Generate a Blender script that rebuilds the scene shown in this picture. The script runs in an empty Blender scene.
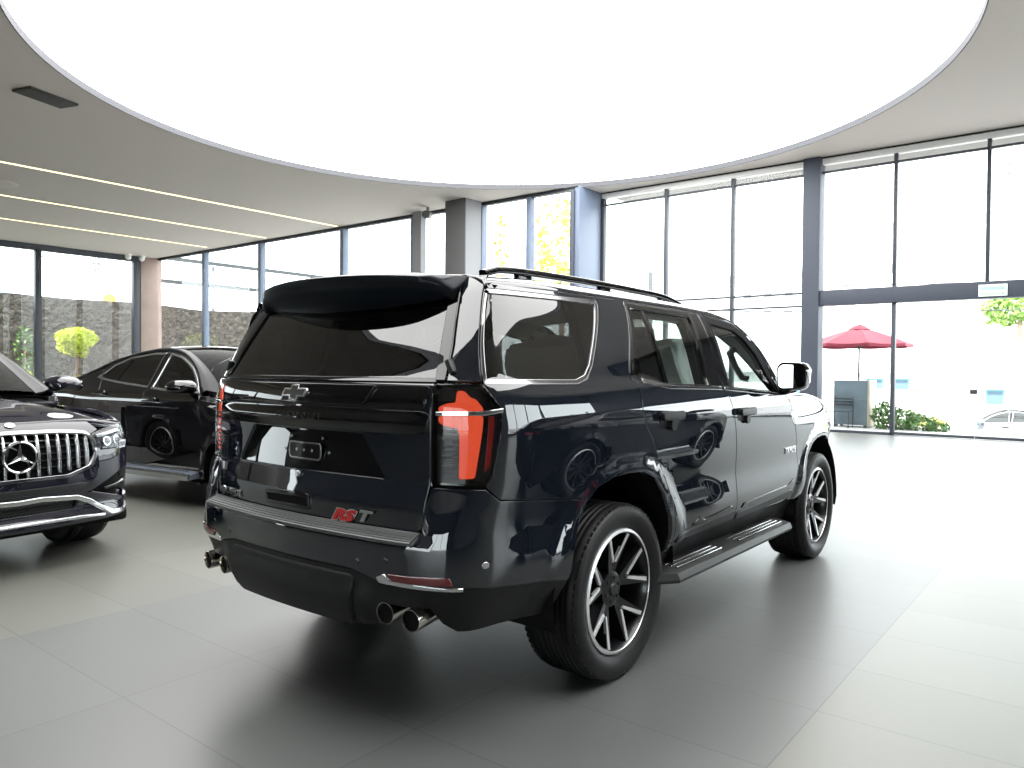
import bpy, bmesh, math, random
from mathutils import Vector, Matrix
from mathutils.geometry import delaunay_2d_cdt
random.seed(7)
SC = bpy.context.scene
COL = SC.collection
PI = math.pi

# ------------------------------------------------------------------ maths
def lerp(a, b, t): return a + (b - a) * t
def clamp(v, a=0.0, b=1.0): return a if v < a else b if v > b else v
def smooth(a, b, v):
    t = clamp((v - a) / (b - a)); return t * t * (3 - 2 * t)
class Spline:
    """natural cubic spline through (t, v) pairs"""
    def __init__(s, pts):
        s.x = [p[0] for p in pts]; s.y = [p[1] for p in pts]; n = len(pts)
        x, y = s.x, s.y; a = [0] * n; b = [1] * n; c = [0] * n; d = [0] * n
        for i in range(1, n - 1):
            h0 = x[i] - x[i - 1]; h1 = x[i + 1] - x[i]
            a[i] = h0; b[i] = 2 * (h0 + h1); c[i] = h1; d[i] = 6 * ((y[i + 1] - y[i]) / h1 - (y[i] - y[i - 1]) / h0)
        for i in range(1, n):
            w = a[i] / b[i - 1]; b[i] -= w * c[i - 1]; d[i] -= w * d[i - 1]
        m = [0] * n; m[-1] = d[-1] / b[-1]
        for i in range(n - 2, -1, -1): m[i] = (d[i] - c[i] * m[i + 1]) / b[i]
        s.m = m
    def __call__(s, t):
        x, y, m = s.x, s.y, s.m; n = len(x)
        if t <= x[0]:
            h = x[1] - x[0]; k = (y[1] - y[0]) / h - h * (2 * m[0] + m[1]) / 6; return y[0] + k * (t - x[0])
        if t >= x[-1]:
            h = x[-1] - x[-2]; k = (y[-1] - y[-2]) / h + h * (m[-2] + 2 * m[-1]) / 6; return y[-1] + k * (t - x[-1])
        lo, hi = 0, n - 1
        while hi - lo > 1:
            q = (lo + hi) // 2
            if x[q] > t: hi = q
            else: lo = q
        h = x[hi] - x[lo]; A = (x[hi] - t) / h; B = (t - x[lo]) / h
        return A * y[lo] + B * y[hi] + ((A ** 3 - A) * m[lo] + (B ** 3 - B) * m[hi]) * h * h / 6
class Pchip:
    """monotone cubic through (t, v) pairs: no overshoot"""
    def __init__(s, pts):
        s.x = [p[0] for p in pts]; s.y = [p[1] for p in pts]; n = len(pts)
        h = [s.x[i + 1] - s.x[i] for i in range(n - 1)]; d = [(s.y[i + 1] - s.y[i]) / h[i] for i in range(n - 1)]
        m = [d[0]] + [0] * (n - 2) + [d[-1]]
        for i in range(1, n - 1):
            if d[i - 1] * d[i] > 0:
                w1 = 2 * h[i] + h[i - 1]; w2 = h[i] + 2 * h[i - 1]; m[i] = (w1 + w2) / (w1 / d[i - 1] + w2 / d[i])
        s.m = m
    def __call__(s, t):
        x, y, m = s.x, s.y, s.m
        if t <= x[0]: return y[0] + m[0] * (t - x[0])
        if t >= x[-1]: return y[-1] + m[-1] * (t - x[-1])
        i = 0
        while x[i + 1] < t: i += 1
        h = x[i + 1] - x[i]; u = (t - x[i]) / h
        return (2*u**3 - 3*u*u + 1) * y[i] + (u**3 - 2*u*u + u) * h * m[i] + (-2*u**3 + 3*u*u) * y[i + 1] + (u**3 - u*u) * h * m[i + 1]

# ------------------------------------------------------------------ materials
MAT = {}
def mat(name, base=(.5, .5, .5), rough=.5, metal=0, spec=.5, coat=0, coat_rough=.02, coat_ior=1.5, emit=None, estr=0, sheen=0, noise=None, bump=None, trans=0, sss=0):
    """Principled material; noise=(scale, amount) varies the base, bump=(scale, strength) roughens it"""
    m = bpy.data.materials.new(name); m.use_nodes = True; nt = m.node_tree; N = nt.nodes; Lk = nt.links
    b = N['Principled BSDF']
    b.inputs['Base Color'].default_value = (*base, 1); b.inputs['Roughness'].default_value = rough
    b.inputs['Metallic'].default_value = metal; b.inputs['Specular IOR Level'].default_value = spec
    b.inputs['Coat Weight'].default_value = coat; b.inputs['Coat Roughness'].default_value = coat_rough; b.inputs['Coat IOR'].default_value = coat_ior
    b.inputs['Transmission Weight'].default_value = trans
    if sss: b.inputs['Subsurface Weight'].default_value = sss
    if emit: b.inputs['Emission Color'].default_value = (*emit, 1); b.inputs['Emission Strength'].default_value = estr
    if noise or bump: tc = N.new('ShaderNodeTexCoord')
    if noise:
        t = N.new('ShaderNodeTexNoise'); t.inputs['Scale'].default_value = noise[0]; t.inputs['Detail'].default_value = 6
        r = N.new('ShaderNodeMix'); r.data_type = 'RGBA'; r.blend_type = 'MULTIPLY'
        r.inputs['Factor'].default_value = 1
        mr = N.new('ShaderNodeMapRange'); mr.inputs[1].default_value = .3; mr.inputs[2].default_value = .7
        mr.inputs[3].default_value = 1 - noise[1]; mr.inputs[4].default_value = 1 + noise[1]
        Lk.new(tc.outputs['Object'], t.inputs['Vector']); Lk.new(t.outputs['Fac'], mr.inputs[0])
        r.inputs['A'].default_value = (*base, 1); Lk.new(mr.outputs[0], r.inputs['B']); Lk.new(r.outputs['Result'], b.inputs['Base Color'])
    if bump:
        t2 = N.new('ShaderNodeTexNoise'); t2.inputs['Scale'].default_value = bump[0]; t2.inputs['Detail'].default_value = 5
        bp = N.new('ShaderNodeBump'); bp.inputs['Strength'].default_value = bump[1]; bp.inputs['Distance'].default_value = bump[2] if len(bump) > 2 else .02
        Lk.new(tc.outputs['Object'], t2.inputs['Vector']); Lk.new(t2.outputs['Fac'], bp.inputs['Height']); Lk.new(bp.outputs['Normal'], b.inputs['Normal'])
    MAT[name] = m; return m
def glass(name, tint, ior=1.5, rough=0.0, gloss=(1, 1, 1)):
    """a thin pane: see-through with a tint, mirror-like at a glance"""
    m = bpy.data.materials.new(name); m.use_nodes = True; nt = m.node_tree; N = nt.nodes; N.clear()
    o = N.new('ShaderNodeOutputMaterial'); mx = N.new('ShaderNodeMixShader'); f0 = ((ior - 1) / (ior + 1)) ** 2
    ge = N.new('ShaderNodeNewGeometry'); dt = N.new('ShaderNodeVectorMath'); dt.operation = 'DOT_PRODUCT'
    nt.links.new(ge.outputs['Normal'], dt.inputs[0]); nt.links.new(ge.outputs['Incoming'], dt.inputs[1])
    def MM(op, a, b):
        n = N.new('ShaderNodeMath'); n.operation = op
        for i, q in enumerate((a, b)):
            if isinstance(q, (int, float)): n.inputs[i].default_value = q
            elif q is not None: nt.links.new(q, n.inputs[i])
        return n.outputs[0]
    fr = MM('ADD', f0, MM('MULTIPLY', 1 - f0, MM('POWER', MM('SUBTRACT', 1.0, MM('MINIMUM', 1.0, MM('ABSOLUTE', dt.outputs['Value'], None))), 5.0)))
    t = N.new('ShaderNodeBsdfTransparent'); t.inputs['Color'].default_value = (*tint, 1)
    g = N.new('ShaderNodeBsdfGlossy'); g.inputs['Roughness'].default_value = rough; g.inputs['Color'].default_value = (*gloss, 1)
    nt.links.new(fr, mx.inputs[0]); nt.links.new(t.outputs[0], mx.inputs[1]); nt.links.new(g.outputs[0], mx.inputs[2]); nt.links.new(mx.outputs[0], o.inputs[0])
    MAT[name] = m; return m
def emission(name, col, strength):
    m = bpy.data.materials.new(name); m.use_nodes = True; nt = m.node_tree; N = nt.nodes; N.clear()
    o = N.new('ShaderNodeOutputMaterial'); e = N.new('ShaderNodeEmission'); e.inputs[0].default_value = (*col, 1); e.inputs[1].default_value = strength
    nt.links.new(e.outputs[0], o.inputs[0]); MAT[name] = m; return m

# ------------------------------------------------------------------ objects
def tag(o, label=None, cat=None, group=None, kind=None):
    if label: o['label'] = label
    if cat: o['category'] = cat
    if group: o['group'] = group
    if kind: o['kind'] = kind
    return o
def thing(name, label, cat, loc=(0, 0, 0), rz=0, group=None):
    o = bpy.data.objects.new(name, None); COL.objects.link(o); o.empty_display_size = .2
    o.location = loc; o.rotation_euler = (0, 0, rz); return tag(o, label, cat, group)
def link(name, me, m, parent=None, loc=None, rot=None):
    if m is not None and not me.materials:
        for q in (m if isinstance(m, (list, tuple)) else [m]): me.materials.append(MAT[q] if isinstance(q, str) else q)
    o = bpy.data.objects.new(name, me); COL.objects.link(o)
    if parent is not None: o.parent = parent
    if loc is not None: o.location = loc
    if rot is not None: o.rotation_euler = rot
    return o
def children(o): return [c for c in bpy.data.objects if c.parent == o]
def copy_tree(o, parent=None):
    c = o.copy(); COL.objects.link(c); c.parent = parent
    for ch in children(o): copy_tree(ch, c)
    return c
class MB:
    """collects shapes for ONE mesh"""
    def __init__(s): s.v = []; s.f = []; s.mi = []
    def add(s, v, f, mi=0, M=None):
        o = len(s.v)
        s.v += [tuple(M @ Vector(p)) for p in v] if M is not None else [tuple(p) for p in v]
        s.f += [tuple(i + o for i in q) for q in f]; s.mi += [mi] * len(f); return s
    def box(s, x0, x1, y0, y1, z0, z1, mi=0, b=0, M=None):
        if b <= 0:
            v = [(x, y, z) for x in (x0, x1) for y in (y0, y1) for z in (z0, z1)]
            return s.add(v, [(0, 1, 3, 2), (4, 6, 7, 5), (0, 4, 5, 1), (2, 3, 7, 6), (0, 2, 6, 4), (1, 5, 7, 3)], mi, M)
        bm = bmesh.new(); bmesh.ops.create_cube(bm, size=1)
        for v in bm.verts: v.co = Vector(((x0 + x1) / 2 + v.co.x * (x1 - x0), (y0 + y1) / 2 + v.co.y * (y1 - y0), (z0 + z1) / 2 + v.co.z * (z1 - z0)))
        bmesh.ops.bevel(bm, geom=bm.edges[:], offset=b, segments=3, profile=.5, affect='EDGES'); s.bm(bm, mi, M); return s
    def bm(s, bm, mi=0, M=None):
        bm.verts.index_update(); s.add([v.co.copy() for v in bm.verts], [[v.index for v in f.verts] for f in bm.faces], mi, M); bm.free(); return s
    def tube(s, pts, r, n=10, mi=0, cap=True, close=False):
        P = [Vector(p) for p in pts]; k = len(P); rings = []
        rr = r if isinstance(r, (list, tuple)) else [r] * k
        up = None
        for i in range(k):
            a = P[(i - 1) % k] if (close or i > 0) else P[i]; c = P[(i + 1) % k] if (close or i < k - 1) else P[i]
            t = (c - a).normalized()
            if up is None:
                up = Vector((0, 0, 1)) if abs(t.z) < .9 else Vector((1, 0, 0))
            x = t.cross(up)
            if x.length < 1e-6: x = t.orthogonal()
            x.normalize(); up = x.cross(t).normalized()
            rings.append([P[i] + (x * math.cos(2 * PI * j / n) + up * math.sin(2 * PI * j / n)) * rr[i] for j in range(n)])
        v = [q for g in rings for q in g]; f = []
        for i in range(k if close else k - 1):
            i2 = (i + 1) % k
            for j in range(n): f.append((i * n + j, i * n + (j + 1) % n, i2 * n + (j + 1) % n, i2 * n + j))
        if cap and not close: f.append(tuple(range(n - 1, -1, -1))); f.append(tuple((k - 1) * n + j for j in range(n)))
        return s.add(v, f, mi)
    def sweep(s, pts, prof, up=(0, 0, 1), mi=0, cap=True, close=False, scale=None):
        """prof: closed polygon of (side, up) offsets carried along pts"""
        P = [Vector(p) for p in pts]; k = len(P); n = len(prof); v = []; f = []; U = Vector(up)
        for i in range(k):
            a = P[(i - 1) % k] if (close or i > 0) else P[i]; c = P[(i + 1) % k] if (close or i < k - 1) else P[i]
            t = (c - a).normalized(); x = t.cross(U).normalized(); u = x.cross(t).normalized(); q = scale[i] if scale else 1
            v += [P[i] + x * (p[0] * q) + u * (p[1] * q) for p in prof]
        for i in range(k if close else k - 1):
            i2 = (i + 1) % k
            for j in range(n): f.append((i * n + j, i * n + (j + 1) % n, i2 * n + (j + 1) % n, i2 * n + j))
        if cap and not close: f.append(tuple(range(n - 1, -1, -1))); f.append(tuple((k - 1) * n + j for j in range(n)))
        return s.add(v, f, mi)
    def lathe(s, prof, n=32, mi=0, M=None, close=False, a0=0, a1=2 * PI):
        """prof: (radius, height) pairs about local Z"""
        full = abs(a1 - a0 - 2 * PI) < 1e-6; k = n if full else n + 1; m = len(prof); v = []; f = []
        for i in range(k):
            a = a0 + (a1 - a0) * i / n; c, d = math.cos(a), math.sin(a)
            v += [(r * c, r * d, h) for r, h in prof]
        for i in range(n):
            i2 = (i + 1) % k
            for j in range(m if close else m - 1):
                j2 = (j + 1) % m; f.append((i * m + j, i2 * m + j, i2 * m + j2, i * m + j2))
        return s.add(v, f, mi, M)
    def prism(s, poly, h0, h1, mi=0, M=None):
        """polygon in local XY extruded along local Z"""
        n = len(poly); v = [(p[0], p[1], h0) for p in poly] + [(p[0], p[1], h1) for p in poly]
        f = [tuple(range(n - 1, -1, -1)), tuple(range(n, 2 * n))] + [(i, (i + 1) % n, n + (i + 1) % n, n + i) for i in range(n)]
        return s.add(v, f, mi, M)
    def loft(s, secs, mi=0, cap=True, close=True):
        n = len(secs[0]); v = [p for q in secs for p in q]; f = []
        for i in range(len(secs) - 1):
            for j in range(n if close else n - 1): f.append((i * n + j, i * n + (j + 1) % n, (i + 1) * n + (j + 1) % n, (i + 1) * n + j))
        if cap and close: f.append(tuple(range(n - 1, -1, -1))); f.append(tuple((len(secs) - 1) * n + j for j in range(n)))
        return s.add(v, f, mi)
    def ball(s, c, r, mi=0, sub=2, sq=(1, 1, 1)):
        bm = bmesh.new(); bmesh.ops.create_icosphere(bm, subdivisions=sub, radius=1)
        for v in bm.verts: v.co = Vector((c[0] + v.co.x * r * sq[0], c[1] + v.co.y * r * sq[1], c[2] + v.co.z * r * sq[2]))
        return s.bm(bm, mi)
    def build(s, name, m, parent=None, ang=35, loc=None, rot=None, fix=True):
        me = bpy.data.meshes.new(name); me.from_pydata(s.v, [], s.f)
        if fix:
            bm = bmesh.new(); bm.from_mesh(me); bmesh.ops.recalc_face_normals(bm, faces=bm.faces); bm.to_mesh(me); bm.free()
        me.polygons.foreach_set('material_index', s.mi); me.polygons.foreach_set('use_smooth', [True] * len(me.polygons))
        me.set_sharp_from_angle(angle=math.radians(ang)); me.update()
        return link(name, me, m, parent, loc, rot)
def RX(a): return Matrix.Rotation(a, 4, 'X')
def RY(a): return Matrix.Rotation(a, 4, 'Y')
def RZ(a): return Matrix.Rotation(a, 4, 'Z')
def TR(x, y, z): return Matrix.Translation((x, y, z))
def rrect(x0, x1, y0, y1, r, n=4): return fillet([(x0, y0), (x1, y0), (x1, y1), (x0, y1)], r, n)
def fillet(poly, r, n=5):
    """round the corners of a polygon; r a number or a list per corner"""
    out = []; k = len(poly)
    for i, p in enumerate(poly):
        ri = r[i] if isinstance(r, (list, tuple)) else r
        a = Vector(poly[i - 1]); b = Vector(p); c = Vector(poly[(i + 1) % k])
        if ri <= 0: out.append(tuple(b)); continue
        d1 = a - b; d2 = c - b; t = min(ri, d1.length * .48, d2.length * .48)
        q1 = b + d1.normalized() * t; q2 = b + d2.normalized() * t
        for j in range(n + 1):
            u = j / n; out.append(tuple(q1 * (1 - u) ** 2 + b * 2 * u * (1 - u) + q2 * u * u))
    return out
def area(poly): return sum(poly[i - 1][0] * poly[i][1] - poly[i][0] * poly[i - 1][1] for i in range(len(poly))) / 2
def inset(poly, d):
    """shrink a polygon by d (miter)"""
    n = len(poly); sg = 1 if area(poly) > 0 else -1; out = []
    for i in range(n):
        a = Vector(poly[i - 1]); b = Vector(poly[i]); c = Vector(poly[(i + 1) % n])
        e1 = b - a; e2 = c - b
        if e1.length < 1e-6 or e2.length < 1e-6: continue
        e1.normalize(); e2.normalize()
        n1 = Vector((-e1.y, e1.x)) * sg; n2 = Vector((-e2.y, e2.x)) * sg
        m = n1 + n2; L = m.length
        if L < 1e-4: continue
        m /= L; k = max(.45, m.dot(n1)); out.append(tuple(b + m * (d / k)))
    return out
def inside(p, poly):
    x, y = p; r = False; j = len(poly) - 1
    for i in range(len(poly)):
        xi, yi = poly[i]; xj, yj = poly[j]
        if (yi > y) != (yj > y) and x < (xj - xi) * (y - yi) / (yj - yi) + xi: r = not r
        j = i
    return r
def densify(poly, res):
    out = []
    for i in range(len(poly)):
        a = poly[i]; b = poly[(i + 1) % len(poly)]; L = math.hypot(b[0] - a[0], b[1] - a[1])
        if L < 1e-5: continue
        k = max(1, math.ceil(L / res))
        for j in range(k): out.append((lerp(a[0], b[0], j / k), lerp(a[1], b[1], j / k)))
    return out
def snormal(surf, u, v, core):
    e = 2e-3
    a = Vector(surf(u + e, v)) - Vector(surf(u - e, v)); b = Vector(surf(u, v + e)) - Vector(surf(u, v - e))
    n = a.cross(b)
    if n.length < 1e-12: n = Vector((0, 0, 1))
    n.normalize(); P = Vector(surf(u, v))
    if n.dot(P - core(P)) < 0: n = -n
    return P, n
def panel(name, surf, outer, m, parent=None, holes=(), res=.045, flange=.02, bevel=.0025, off=0.0, gap=0.0, core=None, mb=None, sub=None):
    """a curved sheet with thickness: the region of surf(u, v) inside outer and outside holes, its edges rolled inward"""
    core = core or (lambda P: Vector((clamp(P.x, .2, 3), 0, .85)))
    if gap: outer = inset(outer, gap); holes = [inset(h, -gap) for h in holes]
    loops = [densify(outer, res)] + [densify(h, res) for h in holes]
    pts = [p for l in loops for p in l]; edges = []; o = 0
    for l in loops:
        n = len(l); edges += [(o + i, o + (i + 1) % n) for i in range(n)]; o += n
    us = [p[0] for p in loops[0]]; vs = [p[1] for p in loops[0]]
    ok = lambda p: inside(p, loops[0]) and not any(inside(p, h) for h in loops[1:])
    bset = {}
    for p in pts: bset.setdefault((int(p[0] // res), int(p[1] // res)), []).append(p)
    def far(p):
        a, b = int(p[0] // res), int(p[1] // res)
        for i in (-1, 0, 1):
            for j in (-1, 0, 1):
                for q in bset.get((a + i, b + j), ()):
                    if (q[0] - p[0]) ** 2 + (q[1] - p[1]) ** 2 < (res * .5) ** 2: return False
        return True
    r = 0; v = min(vs) + res * .5
    while v < max(vs):
        u = min(us) + res * (.25 if r % 2 else .75)
        while u < max(us):
            if ok((u, v)) and far((u, v)): pts.append((u, v))
            u += res
        v += res * .87; r += 1
    V, Ed, F, ov, oe, of = delaunay_2d_cdt([Vector(p) for p in pts], edges, [], 0, 1e-6)
    verts = []; nor = []; faces = []
    for p in V:
        P, n = snormal(surf, p.x, p.y, core); verts.append(P + n * off); nor.append(n)
    used = set()
    for t in F:
        c = (sum(V[i].x for i in t) / len(t), sum(V[i].y for i in t) / len(t))
        if not ok(c): continue
        fn = (verts[t[1]] - verts[t[0]]).cross(verts[t[2]] - verts[t[0]])
        if fn.length < 1e-12: continue
        faces.append(tuple(t) if fn.dot(nor[t[0]]) > 0 else tuple(reversed(t)))
    # rolled edge
    for li, l in enumerate(loops):
        n = len(l); sg = (1 if area(l) > 0 else -1) * (1 if li == 0 else -1); rb = []; rc = []; ra = []
        for i in range(n):
            a = l[i - 1]; b = l[i]; c = l[(i + 1) % n]
            tx, ty = c[0] - a[0], c[1] - a[1]; L = math.hypot(tx, ty) or 1
            ox, oy = ty / L * sg, -tx / L * sg
            P, nn = snormal(surf, b[0], b[1], core); e = 1e-3
            Q = Vector(surf(b[0] + ox * e, b[1] + oy * e)); d = Q - P; d -= nn * d.dot(nn)
            d = d.normalized() if d.length > 1e-9 else Vector((0, 0, 0)); P = P + nn * off
            ra.append(len(verts)); verts.append(P); nor.append(nn)
            rb.append(len(verts)); verts.append(P + d * bevel - nn * bevel * .6); nor.append((d * .8 + nn * .6).normalized())
            rc.append(len(verts)); verts.append(P + d * bevel - nn * flange); nor.append(d)
        for i in range(n):
            j = (i + 1) % n
            for A, B in ((ra, rb), (rb, rc)):
                q = (A[i], A[j], B[j], B[i]); fn = (verts[q[1]] - verts[q[0]]).cross(verts[q[3]] - verts[q[0]])
                if fn.length < 1e-14: fn = (verts[q[2]] - verts[q[1]]).cross(verts[q[3]] - verts[q[1]])
                faces.append(q if fn.dot(nor[B[i]]) > 0 else tuple(reversed(q)))
    if mb is not None: mb.append((verts, faces, nor)); return None
    return pmesh(name, [(verts, faces, nor)], m, parent)
def pmesh(name, chunks, m, parent):
    v = []; f = []; nn = []
    for a, b, c in chunks:
        o = len(v); v += a; f += [tuple(i + o for i in q) for q in b]; nn += c
    me = bpy.data.meshes.new(name); me.from_pydata([tuple(p) for p in v], [], f)
    me.polygons.foreach_set('use_smooth', [True] * len(me.polygons)); me.update()
    me.normals_split_custom_set_from_vertices([tuple(n) for n in nn]); me.update()
    return link(name, me, m, parent)
def raised(surf, h, core=None):
    """surf pushed out along its normal by h(u, v)"""
    core = core or (lambda P: Vector((clamp(P.x, .2, 3), 0, .85)))
    def g(u, v):
        P, n = snormal(surf, u, v, core); return P + n * h(u, v)
    return g
def text_mesh(body, size, extrude=.002, shear=0, spacing=1.0, bold=0):
    cu = bpy.data.curves.new('lettering', 'FONT'); cu.body = body; cu.size = size; cu.extrude = extrude; cu.shear = shear
    cu.align_x = 'CENTER'; cu.align_y = 'CENTER'; cu.space_character = spacing; cu.offset = bold; cu.resolution_u = 3
    o = bpy.data.objects.new('lettering', cu); COL.objects.link(o)
    dg = bpy.context.evaluated_depsgraph_get(); me = bpy.data.meshes.new_from_object(o.evaluated_get(dg))
    bpy.data.objects.remove(o); bpy.data.curves.remove(cu); return me
def text_on(name, body, surf, u0, v0, size, m, parent, lift=.004, extrude=.003, rot=0, wide=1.0, **kw):
    me = text_mesh(body, size, extrude, **kw); c, s = math.cos(rot), math.sin(rot)
    core = lambda P: Vector((clamp(P.x, .2, 3), 0, .85))
    for v in me.vertices:
        x, y = v.co.x * wide * c - v.co.y * s, v.co.x * wide * s + v.co.y * c
        P, n = snormal(surf, u0 + x, v0 + y, core); v.co = P + n * (lift + v.co.z)
    return link(name, me, m, parent)
# ------------------------------------------------------------------ the materials
mat('navy_paint', (.005, .007, .0115), .5, 0, 0, 1, .008, 1.75, noise=(900, .25))
mat('black_paint', (.003, .003, .0035), .5, 0, 0, 1, .01, 1.6)
mat('graphite_paint', (.009, .009, .015), .5, 0, 0, 1, .01, 1.6)
mat('step_grey', (.05, .056, .056), .4)
mat('gloss_black', (.003, .003, .0035), .5, 0, 0, 1, .01, 1.5)
mat('matte_black', (.005, .005, .0055), .5, 0, .28, bump=(700, .06))
mat('dark_plastic', (.014, .0145, .015), .42, 0, .4, bump=(600, .08))
mat('gasket', (.004, .004, .0045), .8, 0, .1)
glass('windscreen_glass', (.22, .235, .23), 1.3, 0, (.2, .2, .2))
mat('spoiler_paint', (.004, .006, .010), .5, 0, .1, .14, .1)
mat('pillar_black', (.004, .004, .005), .3, 0, .14)
mat('board_grey', (.10, .115, .14), .35)
mat('liner', (.006, .006, .006), .9, 0, .1)
mat('rubber', (.0065, .0065, .007), .5, 0, .32, bump=(500, .05))
mat('chrome', (.78, .79, .80), .06, 1)
mat('satin_silver', (.55, .56, .57), .22, 1)
mat('alloy_face', (.82, .83, .84), .34, .75)
mat('alloy_black', (.005, .005, .006), .3, 0, .4, .25, .05)
mat('dark_chrome', (.30, .30, .31), .12, 1)
mat('exhaust_steel', (.62, .60, .54), .14, 1)
mat('brake_steel', (.30, .30, .30), .35, 1)
mat('leather', (.018, .018, .019), .45, 0, .4)
mat('leather_grey', (.16, .17, .165), .5, 0, .4)
mat('headliner', (.34, .36, .35), .9)
mat('cover_film', (.80, .82, .80), .35, 0, .5, bump=(14, .5))
mat('badge_red', (.42, .012, .015), .2, 0, .5, .5)
mat('reflector_red', (.10, .002, .004), .12, 0, .5, 1)
mat('lamp_red', (.35, .01, .01), .15, 0, .5, 1)
mat('amber', (.75, .28, .04), .2, 0, .5, .6)
mat('lamp_inner', (.02, .02, .021), .25, .6)
mat('lamp_reflector', (.62, .64, .66), .12, 1)
emission('tail_light_glow', (1.0, .115, .045), 1.0)
glass('privacy_glass', (.085, .085, .085), 1.75)
glass('cabin_glass', (.60, .66, .63), 1.5)
glass('lamp_glass', (.62, .62, .63), 1.45)
glass('headlamp_glass', (.9, .92, .95), 1.45)
glass('facade_glass', (.93, .955, .95), 1.25)
# ------------------------------------------------------------------ the large dark SUV
PLAN = [(-1.118,0),(-1.112,.22),(-1.094,.45),(-1.07,.66),(-1.045,.78),(-1.0,.88),(-.93,.945),(-.83,.978),(-.65,.994),(-.3,1.008),(.3,1.016),(1.0,1.018),(2.0,1.014),(2.7,1.006),(3.2,.985),(3.5,.945),(3.72,.87),(3.86,.75),(3.94,.55),(3.98,.28),(3.99,0)]
_s = [0]
for i in range(1, len(PLAN)): _s.append(_s[-1] + math.hypot(PLAN[i][0] - PLAN[i-1][0], PLAN[i][1] - PLAN[i-1][1]))
_PX = Spline([(_s[i], PLAN[i][0]) for i in range(len(PLAN))]); _PY = Spline([(_s[i], PLAN[i][1]) for i in range(len(PLAN))])
S_END = _s[-1]
def x2s(x):
    lo, hi = .5, S_END - .3
    for _ in range(40):
        m = (lo + hi) / 2
        if _PX(m) < x: lo = m
        else: hi = m
    return lo
DR = Pchip([(.40,.03),(.46,-.015),(.52,-.045),(.60,-.062),(.66,-.078),(.785,-.088),(.796,-.086),(.832,-.012),(.90,-.012),(1.03,.005),(1.30,.012),(1.40,.030),(1.43,.05),(1.60,.148),(1.755,.24),(1.80,.27),(1.90,.36)])
DRC = Pchip([(.40,.08),(.46,.03),(.52,-.01),(.60,-.05),(.66,-.07),(.80,-.06),(.92,-.03),(1.03,.005),(1.30,.012),(1.40,.030),(1.43,.05),(1.60,.148),(1.755,.24),(1.80,.27),(1.90,.36)])
DS = Spline([(.30,-.14),(.45,-.085),(.55,-.036),(.63,-.004),(.72,.003),(.84,-.003),(.96,.005),(1.10,.016),(1.20,.020),(1.265,.0185),(1.31,.012),(1.35,.004),(1.385,-.006),(1.41,-.016),(1.435,-.0285),(1.47,-.0385),(1.53,-.055),(1.65,-.094),(1.77,-.149),(1.83,-.186)])
def wheel_flare(x, z, cx): return .020 * (1 - smooth(.575, .68, math.hypot(x - cx, z - .42)))
def suv_shell(s, z):
    """signed s: + is the right-hand side, 0 the middle of the tail"""
    sg = -1 if s >= 0 else 1; s = abs(s)
    px, py = _PX(s), _PY(s); e = 1e-3
    tx = _PX(s + e) - _PX(s - e); ty = _PY(s + e) - _PY(s - e); L = math.hypot(tx, ty); nx, ny = -ty / L, tx / L
    x, y = px, py
    if nx < 0 and s < 3: x += lerp(DR(z), DRC(z), smooth(.70, .80, s)) * min(1, -nx)
    d = DS(z)
    if px > 2.0:
        w = smooth(2.28, 2.5, px)
        if w > 0:
            q = clamp((z - 1.08) / .215, 0, .985)
            d = lerp(d, min(DS(min(z, 1.2)), .02) - .30 * (1 - math.sqrt(1 - q * q)), w)
    d += wheel_flare(px, z, 0) + wheel_flare(px, z, 3.071)
    y += d * max(0, ny) ** 1.5
    return (x, sg * y, z)
SX = lambda pts: [(x2s(x), z) for x, z in pts]

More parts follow.
